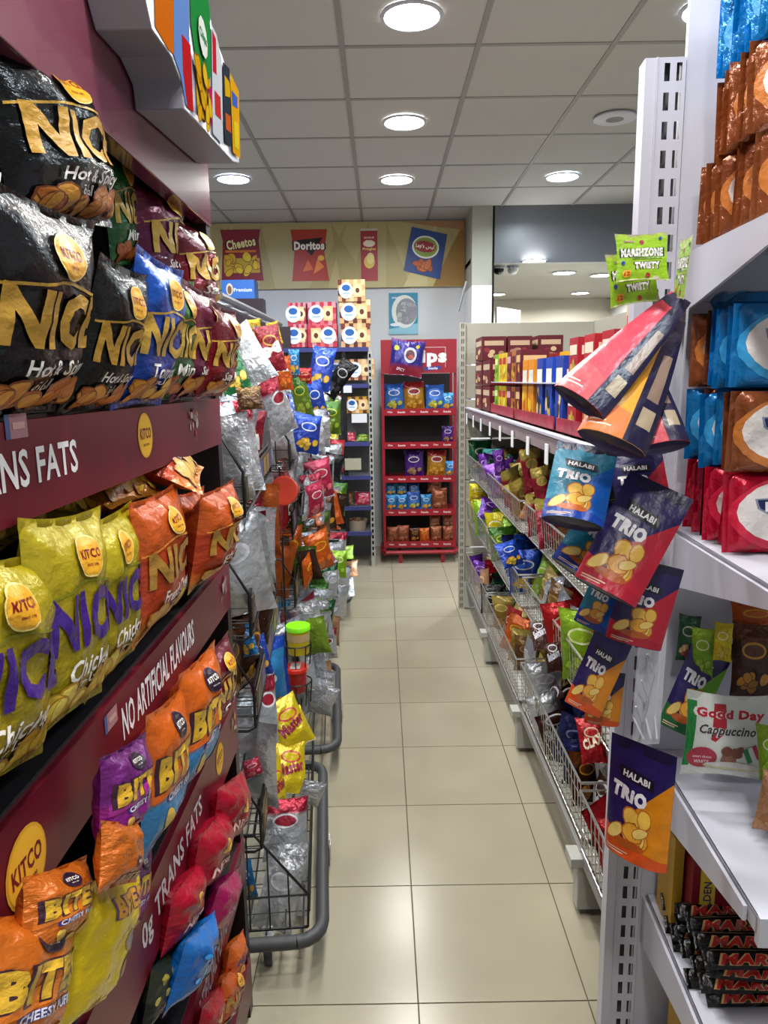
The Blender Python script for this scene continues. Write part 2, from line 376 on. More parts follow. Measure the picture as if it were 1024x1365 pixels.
t = empty('paper_stack', (1.17, 6.75, 1.9)); tag(t, 'white upright folded papers standing beside the pillar', 'papers')
for k in range(6): MB().box(-.11+k*.036, -.078+k*.036, -.05, .04, 0, .36-.006*k).build('folder', WB, t)
s = MB().box(.99, 2.9, 6.7, 7.1, 0, 1.9).build('counter_cabinet', CREAM); tag(s, 'tall cream cabinet behind the beige end panel', 'cabinet')
q0 = at(655, 352, 'y', 6.44); q1 = at(626, 412, 'y', 6.44)
st = MB().tube([at(622, 375, 'y', 6.4), at(611, 415, 'y', 6.4)], .012, 6).build('wall_strut', mat('dull_steel', rough=.4, metal=.6, col='#77797c')); tag(st, 'thin dark steel strut leaning on the wall beside the pillar', 'strut')

# ------------------------------------------------------------------ banner on the back wall, printed
BY = 6.955
def bp(px, py, y=BY): return at(px, py, 'y', y)
bl, br, tl = bp(286, 376), bp(617, 384), bp(286, 298)
ban = MB().box(-1.62, .795, BY-.012, 6.97, 2.475, 3.055, '#a59a6c').build('wall_banner', mat('banner_vinyl', rough=.4, ink=1.3))
tag(ban, 'wide olive gold banner printed with snack packs, high on the back wall', 'banner')
def px2(px, py): p = bp(px, py); return (p.x, p.z)
it = []
q = random.Random(5)
for i in range(14):
    x = -1.6+2.38*i/14
    a, b, c = (x+q.uniform(-.1, .1), 2.48), (x+q.uniform(.1, .35), 2.48), (x+q.uniform(-.1, .35), 3.05)
    cc = [min(.793, max(-1.615, t[0])) for t in (a, b, c)]
    it.append(('P', [(cc[0], a[1]), (cc[1], b[1]), (cc[2], c[1])], q.choice(['#b3a87a', '#978c5c', '#aca168', '#a0976d'])))
it.append(('P', [(.5, 2.48), (.793, 2.48), (.793, 3.05), (.68, 2.85)], '#8a6a37')); it.append(('P', [(.2, 3.05), (.793, 3.05), (.793, 2.97)], '#9a7350'))
x0, z0 = px2(296, 375); x1, z1 = px2(349, 306); W_ = x1-x0
it += [('P', [(x0, z0), (x1, z0), (x1-.03, z1-.1), (x1-.01, z1), (x0+.01, z1), (x0+.03, z1-.1)], '#7c2230'), ('B', x0+.03, z0+.07, x1-.03, z0+.2, '#b59a2a'),
       ('C', x0+.06, z0+.07, x1-.06, z0+.22, 16, .045, ['#6b3a10', '#d6b92c', '#c9a025'], 3), ('T', 'Cheetos', (x0+x1)/2, z1-.12, .085, '#e9dba0', {'rot': .15, 'out': '#2a1014', 'w': .27, 'bold': .04}), ('B', x0+.05, z0+.25, x1-.06, z0+.27, '#c9762a')]
x0, z0 = px2(390, 375); x1, z1 = px2(436, 306)
it += [('P', [(x0, z0), (x1+.01, z0), (x1-.03, z1-.2), (x1, z1), (x0, z1), (x0+.03, z1-.2)], '#9c3426'), ('P', [(x0+.05, z0+.36), (x1-.04, z0+.38), ((x0+x1)/2+.02, z0+.22)], '#20161a'), ('T', 'Doritos', (x0+x1)/2, z0+.31, .075, '#f2ece0', {'w': .28, 'bold': .05, 'out': '#241014'}),
       ('P', [(x0+.1, z0+.08), (x0+.2, z0+.1), (x0+.15, z0+.19)], '#c9622c'), ('P', [(x0+.2, z0+.06), (x0+.3, z0+.12), (x0+.24, z0+.2)], '#d27a35'), ('E', x1-.06, z0+.2, .03, .025, '#c9a43a')]
x0, z0 = px2(482, 375); x1, z1 = px2(503, 305)
it += [('B', x0, z0, x1, z1, '#912a35'), ('B', x0, z1-.02, x1, z1, '#b9b0a4'), ('E', (x0+x1)/2, z0+.33, .055, .03, '#e6ddc6'), ('T', 'Pringles', (x0+x1)/2, z0+.28, .03, '#e8d27c', {'w': .12}),
       ('E', (x0+x1)/2, z0+.17, .05, .06, '#c9b25a'), ('E', (x0+x1)/2+.01, z0+.2, .035, .05, '#d9c987'), ('T', 'SAVOUR', (x0+x1)/2, z1-.08, .018, '#e9d5c5'), ('T', 'IT ALL', (x0+x1)/2, z1-.11, .018, '#e9d5c5')]
P4 = [px2(538, 361), px2(586, 373), px2(596, 313), px2(549, 303)]; cx = sum(p[0] for p in P4)/4; cz = sum(p[1] for p in P4)/4
it += [('P', P4, '#24407c'), ('E', cx, cz+.05, .125, .1, '#d5dad0', -.15), ('E', cx, cz+.05, .11, .085, '#7d9440', -.15), ('E', cx-.005, cz+.055, .1, .05, '#8d2733', -.15), ('T', "Lay's "+AR('lays'), cx-.005, cz+.055, .045, '#f0ead8', {'w': .17, 'rot': -.12, 'bold': .03}),
       ('C', cx-.09, cz-.14, cx+.1, cz-.09, 9, .05, ['#6b3510', '#b2643a', '#a9522e'], 8)]
flat_print(it, (0, BY-.012, 0), (1, 0, 0), (0, 0, 1), parent=ban, m=mat('banner_vinyl'))
x0, z0 = px2(519, 446); x1, z1 = px2(557, 390)
ps = MB().box(x0, x1, 6.962, 6.97, z0, z1, '#3f8fae').build('wall_poster', FLAT); tag(ps, 'sky blue poster of a round white snack on the white back wall', 'poster')
cx, cz = (x0+x1)/2+.01, (z0+z1)/2+.02
flat_print([('P', [(x0, z0), (x1, z0), (x1, z0+.1), (x0, z0+.05)], '#8fc4d6'), ('E', cx, cz, .12, .15, '#dfe2da'), ('E', cx+.02, cz, .1, .12, '#8f9296'), ('C', cx-.05, cz-.08, cx+.09, cz+.08, 22, .03, ['#7a7d82', '#a3a5aa', '#b4b6b9', '#8e9096'], 4), ('E', x0+.06, z0+.09, .05, .015, '#dfeaf0'), ('T', 'snack', x0+.07, z1-.04, .025, '#dff0f6')], (0, 6.962, 0), (1, 0, 0), (0, 0, 1), parent=ps)

# blue box and white beam at left in front of the back wall
q = at(318, 398, 'y', 6.2); b = MB().box(q.x-.135, q.x+.135, 6.2, 6.4, q.z, q.z+.15, '#3c6fb4').build('snack_carton', CARD); tag(b, 'flat blue carton on the tall rack below the banner at left', 'box')
flat_print([('T', 'Premium', q.x+.04, q.z+.07, .03, '#e9eef4'), ('E', q.x-.07, q.z+.075, .03, .05, '#d8c9a8'), ('E', q.x-.07, q.z+.07, .018, .035, '#7a5a36')], (0, 6.2, 0), (1, 0, 0), (0, 0, 1), parent=b)
for xa, xb, za, lb in ((q.x-.10, q.x+.2, 1.90, 'dark brown carton under the flat blue one'), (q.x+.22, q.x+.42, 1.90, 'small brown carton right of the dark one, behind the rack tops')):
    b = MB().box(xa, xb, 6.2, 6.36, za, q.z-.001 if 'under' in lb else 2.08, '#3a2c2e').build('storage_carton', CARD); tag(b, lb, 'carton')
    MB().box(xa+.03, xa+.09, 6.198, 6.2, za+.03, za+.06, '#6a5a58').build('label_patch', CARD, b)
a, b_ = at(292, 394, 'y', 2.3), at(374, 432, 'y', 3.6)
r = MB(); r.tube([a, b_], .013, 8); r.tube([a+Vector((-.06, 0, -.0)), b_+Vector((-.06, 0, 0))], .008, 6)
for k in range(5): c0 = a.lerp(b_, k/4); r.tube([c0, c0+Vector((-.06, 0, 0))], .006, 5)
for c0 in (a, b_): r.tube([c0+Vector((-.06, 0, 0)), Vector((c0.x-.06, c0.y, 1.5))], .006, 5)
o = r.build('metal_rail', mat('grey_rail', rough=.4, metal=.4, col='#77797d')); tag(o, 'grey metal rail running back above the rack tops', 'rail')

# ------------------------------------------------------------------ crisp stand at left (maroon)
FX, YE, YN = -.36, 1.6, .12
K = empty('crisp_display_stand', (FX, YE, 0)); tag(K, 'large maroon shelf stand full of crisp bags along the left side', 'display stand')
def kid(mb, name, m, par=K, bevel=0):
    o = mb.build(name, m, par, bevel); o.matrix_parent_inverse = Matrix.Translation((-FX, -YE, 0)) if par is K else Matrix(); return o
kid(MB().box(-.92, FX-.004, YE, YE+.035, 0, 2.03), 'end_panel', mat('dark_maroon_panel', rough=.35, col='#1a0a0e'))
kid(MB().box(-.94, -.92, YN, YE+.035, 0, 2.04), 'back_panel', DARK)
kid(MB().box(-.94, FX-.03, YN, YE, 2.03, 2.05), 'top_panel', DARK)
kid(MB().box(FX-.03, FX, YN, YE+.035, 1.955, 2.62), 'header_board', GLOSSM, bevel=.002)
KY = [(1.595, .10), (1.22, .105), (.885, .125), (.51, .105), (.165, .105)]
def oval(y, z, s=1): return [('E', y, z, .034*s, .034*s, '#d39a26'), ('E', y, z, .031*s, .031*s, '#e4ab2c'), ('T', 'KITCO', y, z+.003, .017*s, '#6d1420', {'bold': .03, 'w': .05*s}), ('T', 'SINCE 1980', y, z-.014*s, .004*s, '#6d1420')]
def blob(y, z, sd):
    q = random.Random(sd); r = []
    for i in range(14): r.append(('E', y+q.uniform(-.025, .03), z+q.uniform(-.02, .022), q.uniform(.005, .011), q.uniform(.003, .008), q.choice(['#b9a497', '#a03440', '#6f7d5a', '#c9a2a0', '#94757a', '#b8873f']), q.uniform(0, 3)))
    return r
def sticker(y, z): return [('B', y-.022, z-.012, y+.022, z+.012, '#a8757c'), ('B', y-.022, z-.012, y-.013, z+.012, '#4b5a88'), ('B', y-.008, z-.003, y+.016, z+.004, '#c99a94')]
TR, NA = '0g TRANS FATS', 'NO ARTIFICIAL FLAVOURS'
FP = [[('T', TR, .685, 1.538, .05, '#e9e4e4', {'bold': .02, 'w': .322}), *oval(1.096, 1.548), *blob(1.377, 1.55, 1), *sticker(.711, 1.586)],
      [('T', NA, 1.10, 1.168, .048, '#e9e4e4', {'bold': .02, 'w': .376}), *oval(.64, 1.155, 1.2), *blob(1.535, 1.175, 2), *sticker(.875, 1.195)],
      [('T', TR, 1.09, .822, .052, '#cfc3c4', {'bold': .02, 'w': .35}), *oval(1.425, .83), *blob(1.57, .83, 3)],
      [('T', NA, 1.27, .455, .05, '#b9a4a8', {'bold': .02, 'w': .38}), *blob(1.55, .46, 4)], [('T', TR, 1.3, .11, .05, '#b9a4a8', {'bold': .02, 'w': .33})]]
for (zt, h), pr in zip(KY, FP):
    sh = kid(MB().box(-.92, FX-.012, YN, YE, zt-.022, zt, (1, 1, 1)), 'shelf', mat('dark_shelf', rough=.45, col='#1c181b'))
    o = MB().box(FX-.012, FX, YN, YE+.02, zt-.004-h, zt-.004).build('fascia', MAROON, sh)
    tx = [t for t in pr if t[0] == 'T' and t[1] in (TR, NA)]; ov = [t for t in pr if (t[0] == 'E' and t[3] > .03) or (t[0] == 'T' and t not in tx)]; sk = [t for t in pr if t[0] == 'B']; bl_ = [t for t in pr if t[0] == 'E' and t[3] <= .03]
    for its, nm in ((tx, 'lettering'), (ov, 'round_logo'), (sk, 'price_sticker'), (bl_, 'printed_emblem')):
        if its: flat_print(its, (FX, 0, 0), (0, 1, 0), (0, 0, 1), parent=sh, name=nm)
# die-cut sign hung over the stand
pts = [(203, 40), (229, 76), (243, 113), (246, 146), (259, 159), (286, 189), (311, 216), (319, 218), (317, 125), (300, 85), (283, 35), (268, -20), (240, -120), (195, -120), (190, -20)]
SX = -.285; P = [at(a, b, 'x', SX) for a, b in pts]; n = len(P)
mb = MB(); mb.add([tuple(p) for p in P]+[(FX+.002, p.y, p.z) for p in P], [tuple(range(n))[::-1], tuple(range(n, 2*n))]+[(i, (i+1) % n, (i+1) % n+n, i+n) for i in range(n)])
S = mb.build('hanging_sign', mat('sign_white', rough=.35, col='#85838f'), bevel=.002); tag(S, 'white cut-out sign box printed with colourful snack packs, above the maroon header', 'sign')
def Q(l): return [(at(a, b, 'x', SX).y, at(a, b, 'x', SX).z) for a, b in l]
it = [('P', Q([(204, -80), (229, -80), (232, 74), (224, 66), (206, 35)]), '#d9701c'), ('P', Q([(230, -80), (249, -80), (252, 55), (252, 144), (247, 140), (240, 100), (231, 74)]), '#6f93d6'),
      ('P', Q([(241, 45), (253, 60), (257, 150), (249, 143), (243, 95)]), '#c8262c'), ('P', Q([(250, -80), (268, -80), (279, 20), (280, 100), (276, 118), (260, 80), (253, 30)]), '#2d8f45'),
      ('P', Q([(258, 82), (275, 110), (280, 150), (275, 165), (262, 150)]), '#e3b52b'), ('P', Q([(275, 110), (282, 120), (281, 170), (275, 150)]), '#c2266b'),
      ('P', Q([(280, 32), (287, 46), (294, 80), (296, 194), (282, 178), (281, 100)]), '#d8dbe2'), ('P', Q([(281, 40), (286, 52), (287, 100), (282, 95)]), '#c92a36'), ('P', Q([(284, 120), (292, 130), (293, 160), (285, 152)]), '#cf3a3a'),
      ('P', Q([(295, 82), (304, 92), (307, 196), (298, 190), (296, 160)]), '#3a3f4a'), ('P', Q([(297, 100), (304, 110), (305, 130), (298, 128)]), '#e0b01e'), ('P', Q([(298, 150), (305, 155), (306, 178), (299, 172)]), '#d8622a'),
      ('P', Q([(304, 96), (316, 122), (318, 212), (308, 203)]), '#e7a81f'), ('P', Q([(306, 120), (314, 130), (314, 145), (307, 140)]), '#4668c8'), ('P', Q([(309, 160), (315, 165), (316, 200), (310, 195)]), '#f0cf2e'),
      ('C', *Q([(262, 150)])[0], *Q([(275, 105)])[0], 14, .018, ['#a4641a', '#edc02e', '#e2a81f'], 3), ('E', *Q([(267, 50)])[0], .03, .03, '#f3f6ee'), ('T', 'Chips', *Q([(267, 50)])[0], .02, '#2d8f45', {'bold': .04})]
flat_print(it, (SX, 0, 0), (0, 1, 0), (0, 0, 1), parent=S, m=mat('sign_print', rough=.9, spec=.0, ink=.42))

# ------------------------------------------------------------------ bag designs
CR = ['#9a5a14', '#e3a92e', '#d8922a', '#edc04a', '#c9801f']
def logo(x, y, s, dark=False):
    a, b = ('#231326', '#f1e9e0') if dark else ('#e9a728', '#7d1420')
    return [('E', x, y, s, s*.9, '#f3d37a' if not dark else '#3d2a4a'), ('E', x, y, s*.92, s*.82, a), ('T', 'KITCO', x, y+.01, s*.42, b, {'bold': .035, 'w': s*1.4}), ('T', 'SINCE 1980', x, y-s*.4, s*.1, b)]
def nice(key, base, top, tcol, sub, ar, arc='#c79a3c', word='NICE', y0=.66, crisps=CR, lg=True, oc=None, m=None, low=None):
    def paint(x, z, base=hexc(base), top=hexc(top), low=hexc(low or base)):
        k = min(1, max(0, (z-.86+.10*abs(x)*2)/.05)); j = min(1, max(0, (.3-z)/.2))
        return tuple((b*(1-j)+l*j)*(1-k)+t*k for b, t, l in zip(base, top, low))
    its = []
    for k in range(9):   # thin line under the top panel
        x0 = -.46+k*.92/9; x1 = x0+.92/9; f = lambda x: .86-.2*abs(x)**1.1+.03
        its.append(('P', [(x0, f(x0)-.012), (x1, f(x1)-.012), (x1, f(x1)+.006), (x0, f(x0)+.006)], arc))
    its += [('T', word, 0, y0, .34, tcol, {'w': .84, 'bold': .045, **({'out': oc} if oc else {})})]
    its += [('T', sub, .04, .37, .12, '#efe6df', {'shear': .25, 'w': .6, 'bold': .02})]
    if ar: its += [('T', AR(ar), .08, .26, .11, '#efe6df', {'w': .42, 'bold': .012})]
    its += [('C', -.36, .13, .38, .22, 20, .105, crisps, 3)]
    if lg: its += logo(.02, 1.03, .15)
    DES[key] = dict(name='crisp_bag', A=1.3, t=.3, paint=paint, back=paint, items=its, mat=m or FOIL)
nice('black', '#0c0c0f', '#121114', '#c9983a', 'Hot & Spicy', 'spicy', low='#0c0c0f', crisps=['#7a3a10', '#d9822a', '#c06a1c', '#e09a38'])
nice('blue', '#0c3f9c', '#1450b0', '#c49a3e', 'Tomato', 'salt')
nice('green', '#1f5a2c', '#2f7a3a', '#c49a3e', 'Mint', None, crisps=['#7a3a10', '#c9702a', '#a8552a'])
nice('magenta', '#5e0c3a', '#6c1136', '#c49a3e', 'Salt & Vinegar', 'salt')
nice('red', '#7c0c1c', '#6a1024', '#c49a3e', 'Salt', 'salt')
nice('chicken', '#a8941a', '#bca81e', '#3c1a78', 'Chicken', 'chicken', arc='#7c7a10', low='#94841a', crisps=['#a8801c', '#e8c842', '#d9b02e', '#f0d860'])
nice('french', '#b8401c', '#c9581e', '#a87c34', 'French Cheese', 'salt', arc='#d98a30', low='#c97a26', crisps=['#a8641c', '#e8b842', '#d9a02e'])
def plain(key, paint, items, A=1.25, t=.32, name='crisp_bag', n=(18, 24), m=None, back=None, kind='pillow', **kw):
    DES[key] = dict(name=name, A=A, t=t, paint=paint, back=back, items=items, n=n, mat=m or FOIL, kind=kind, **kw)
def zones(*st):   # (z, colour) stops, blended a little
    st = [(z, hexc(c)) for z, c in st]
    def f(x, z):
        c = st[0][1]
        for zz, cc in st[1:]:
            k = min(1, max(0, (z-zz)/.05+.5)); c = tuple(a*(1-k)+b*k for a, b in zip(c, cc))
        return c
    return f
def bites(key, top, low, body, rot=.0):
    its = [('P', [(-.46, .5), (.46, .6), (.46, .75), (-.46, .65)], body), ('T', 'BITES', 0, .72, .28, '#d9a92e', {'w': .8, 'bold': .06, 'out': '#3a1a2a'}), ('T', 'CHEESY PUFFS', .05, .49, .07, '#e8e0f0', {'w': .6, 'bold': .03, 'out': '#28307c'}),
           ('E', -.22, .3, .07, .11, '#e0b64a', .4), ('E', .2, .24, .06, .1, '#d8a83c', -.5), ('E', .02, .18, .06, .1, '#e6c060', .9)] + logo(0, 1.03, .13, True)
    plain(key, zones((0, low), (.52, body), (.62, top)), its)
bites('bites_blue', '#d8641a', '#3f86bd', '#d8641a'); bites('bites_orange', '#cf6a1c', '#cf6a1c', '#d8741f'); bites('bites_purple', '#6a1c6e', '#8c1f86', '#a02a8e')
plain('yellow_big', zones((0, '#e6c40e'), (.9, '#e2be10')), [('C', .1, .3, .38, .75, 9, .09, ['#a8701c', '#b8b0a8', '#d98c4a', '#8c8078'], 6), ('T', 'BITES', .1, 1.0, .16, '#c98a2a', {'w': .5, 'bold': .05, 'out': '#4a2a5a'})])
plain('red_small', zones((0, '#9c0f26'), (1.0, '#b01430')), logo(0, .78, .13)+logo(.18, .3, .09)+[('T', 'Nice', -.1, .5, .16, '#d8b0a8', {'w': .5, 'shear': .2}), ('C', -.4, .06, .4, .14, 10, .09, ['#8a5a14', '#d8b050', '#c99a3a'], 2)])
plain('pink_small', zones((0, '#9c1050'), (1.0, '#a8145c')), [('T', 'Nice', 0, .62, .2, '#d89ab8', {'w': .55, 'shear': .2}), ('C', -.4, .06, .4, .2, 12, .1, ['#8a5a14', '#e0c070', '#d0a850'], 2)])
plain('blue_small', zones((0, '#0f5fb0'), (1.0, '#1a78d0')), logo(-.1, .3, .13)+logo(.2, .2, .12)+[('C', -.3, .5, .4, .9, 8, .06, ['#0c4a90', '#6ab0e8', '#3a90d8'], 2)])
plain('dark_small', zones((0, '#101216'), (.6, '#2a3020')), [('C', -.4, .6, .4, 1.0, 14, .08, ['#7a6a14', '#b0a050', '#a89a3a'], 2)]+logo(0, .3, .12))
plain('orange_small', zones((0, '#c9501a'), (.8, '#d8641a')), [('T', 'Nice', 0, .7, .2, '#3a1a6a', {'w': .6, 'bold': .04})]+logo(0, .4, .12))
plain('orange_face', zones((0, '#d06a1a'), (.8, '#cf6c1e')), logo(0.12, .42, .13, True)+[('T', 'BITES', .1, .16, .14, '#c9a040', {'w': .6, 'bold': .05, 'out': '#4a2a6a'})])

# ------------------------------------------------------------------ crisp bags on the stand
def pbag(des, BL, BR, TC, xb, xt, label, var=0, group=None, cat=None):
    bl, br = at(*BL, 'x', xb-.022), at(*BR, 'x', xb-.022); lie = xt < xb-.06
    tc = at(*TC, 'x', xt-.02) if lie else at(*TC, 'y', (bl.y+br.y)/2+.035)
    M = frame(bl, br, tc, des); A = DES[des]['A']; h = (tc-(bl+br)/2).length; w_ = (br-bl).length
    k = min(1.5, max(.42, h/(A*w_))); M = M @ Matrix.Diagonal((1, 1, k, 1)); return put_bag(des, M, label, cat, group, var)
pbag('black', (-200, 600), (-10, 575), (-80, 300), -.375, -.40, 'black spicy crisp bag at the photo\'s left edge, front row, top shelf')
pbag('black', (-75, 578), (84, 548), (88, 284), -.345, -.36, 'black spicy crisp bag with large gold lettering, front of top shelf, leftmost whole one', 1)
pbag('black', (74, 556), (152, 547), (184, 362), -.345, -.36, 'black spicy crisp bag next to the blue bag on the top shelf', 2)
pbag('blue', (146, 548), (214, 541), (226, 352), -.335, -.36, 'blue tomato crisp bag on the top shelf right of the black ones')
pbag('green', (196, 541), (243, 534), (246, 372), -.34, -.36, 'green crisp bag wedged behind the blue one on the top shelf', 1)
pbag('magenta', (226, 537), (272, 531), (274, 388), -.335, -.36, 'plum crisp bag between green and red bags on the top shelf')
pbag('red', (258, 535), (296, 529), (304, 412), -.315, -.36, 'red crisp bag at the far end of the top shelf, overhanging it', 1)
pbag('black', (16, 308), (150, 304), (76, 98), -.36, -.36, 'upper black spicy crisp bag with large gold letters, standing behind the front row', 2)
pbag('black', (-140, 320), (10, 310), (-60, 60), -.37, -.37, 'upper black crisp bag cut by the photo\'s left edge, back row', 0)
pbag('green', (148, 360), (186, 355), (170, 212), -.42, -.42, 'narrow dark green crisp bag standing upright behind the upper black bag', 0)
pbag('magenta', (190, 400), (244, 395), (216, 252), -.40, -.40, 'plum crisp bag tilted against the back of the top shelf', 1)
pbag('red', (236, 425), (282, 420), (258, 302), -.37, -.37, 'crimson crisp bag leaning behind the far end of the top shelf', 0)
pbag('chicken', (-150, 1150), (57, 1003), (-20, 740), -.345, -.36, 'yellow-green chicken crisp bag at the photo\'s left edge, second shelf')
pbag('chicken', (28, 1010), (136, 922), (90, 680), -.34, -.36, 'yellow-green chicken crisp bag in the middle of the second shelf', 1)
pbag('chicken', (112, 940), (180, 866), (156, 678), -.35, -.36, 'yellow-green chicken crisp bag leaning next to the orange ones', 2)
pbag('french', (176, 868), (238, 802), (216, 652), -.34, -.36, 'orange cheese crisp bag nearest the yellow-green bags, second shelf')
pbag('french', (250, 794), (297, 748), (296, 646), -.325, -.345, 'orange cheese crisp bag sticking out at the far end of the second shelf', 1)
pbag('french', (226, 800), (266, 768), (258, 652), -.36, -.38, 'orange cheese crisp bag tucked between its two neighbours on the second shelf', 2)
def lying(des, px, py, x, w_, label, var=0, roll=0, lean=1.2):
    p = at(px, py, 'x', x); put_bag(des, pose((x, p.y, p.z), w_, PI/2, lean, roll), label, 'crisps', var=var)
lying('chicken', 60, 708, -.40, .21, 'yellow-green crisp bag lying dark at the back of the second shelf', 0)
lying('chicken', 132, 690, -.40, .20, 'olive-yellow crisp bag lying behind the middle chicken bag', 2, .2)
lying('french', 190, 668, -.375, .21, 'orange crisp bag lying on top behind the first orange bag', 1, .1, 1.05)
lying('french', 272, 640, -.325, .21, 'orange crisp bag lying on top at the far end under the fascia', 2, -.25, 1.1)
# third shelf
pbag('red', (262, 1000), (300, 940), (290, 856), -.34, -.38, 'red crisp bag at the far end of the third shelf', 2)
pbag('bites_blue', (226, 1085), (276, 1005), (266, 872), -.328, -.38, 'orange and blue puffs bag, farther of the two on the third shelf')
pbag('bites_blue', (182, 1165), (236, 1085), (222, 930), -.322, -.34, 'orange and blue puffs bag, nearer of the two on the third shelf', 1)
pbag('bites_purple', (128, 1152), (192, 1092), (168, 990), -.29, -.30, 'purple puffs bag leaning beside the orange and blue ones')
pbag('orange_face', (130, 1192), (182, 1176), (160, 1092), -.27, -.28, 'small orange bag with dark round logo perched on the yellow bag', 1)
pbag('bites_orange', (22, 1300), (112, 1245), (78, 1165), -.30, -.31, 'orange puffs bag lying across the third shelf left of the perched one', 0)
pbag('yellow_big', (36, 1420), (142, 1330), (130, 1175), -.325, -.36, 'bright yellow puffs bag standing below the orange bags, third shelf')
pbag('bites_orange', (-90, 1500), (66, 1400), (10, 1228), -.315, -.35, 'orange puffs bag at the photo\'s lower left corner', 1)
pbag('bites_purple', (150, 1270), (186, 1235), (182, 1130), -.345, -.385, 'second purple puffs bag, squeezed behind the yellow bag', 1)
# fourth and fifth shelves
pbag('red_small', (276, 1150), (313, 1108), (306, 1052), -.335, -.35, 'small crimson crisp bag topmost at the far end, fourth shelf')
pbag('dark_small', (262, 1150), (286, 1120), (282, 1062), -.36, -.38, 'small olive and black bag behind the crimson ones, fourth shelf', 1)
pbag('red_small', (246, 1212), (288, 1152), (284, 1106), -.335, -.35, 'small crimson crisp bag lying second from the far end, fourth shelf', 1)
pbag('red_small', (212, 1285), (256, 1216), (252, 1166), -.335, -.35, 'small crimson crisp bag with two logos, nearest on the fourth shelf', 2)
pbag('pink_small', (264, 1262), (296, 1222), (302, 1180), -.325, -.34, 'small pink crisp bag slanting above the blue one')
pbag('blue_small', (216, 1358), (262, 1298), (266, 1236), -.325, -.34, 'small shiny blue crisp bag at the bottom of the fourth shelf')
pbag('dark_small', (184, 1390), (220, 1340), (218, 1272), -.345, -.36, 'small olive and black crisp bag left of the blue one', 0)
pbag('orange_small', (296, 1325), (316, 1295), (315, 1250), -.33, -.35, 'small orange crisp bag at the far end of the bottom shelf')
pbag('french', (282, 1385), (308, 1345), (306, 1300), -.33, -.35, 'small red-orange crisp bag, second at the bottom shelf', 0)
pbag('red_small', (250, 1420), (280, 1375), (282, 1330), -.34, -.35, 'small crimson bag in the dark of the bottom shelf', 0)

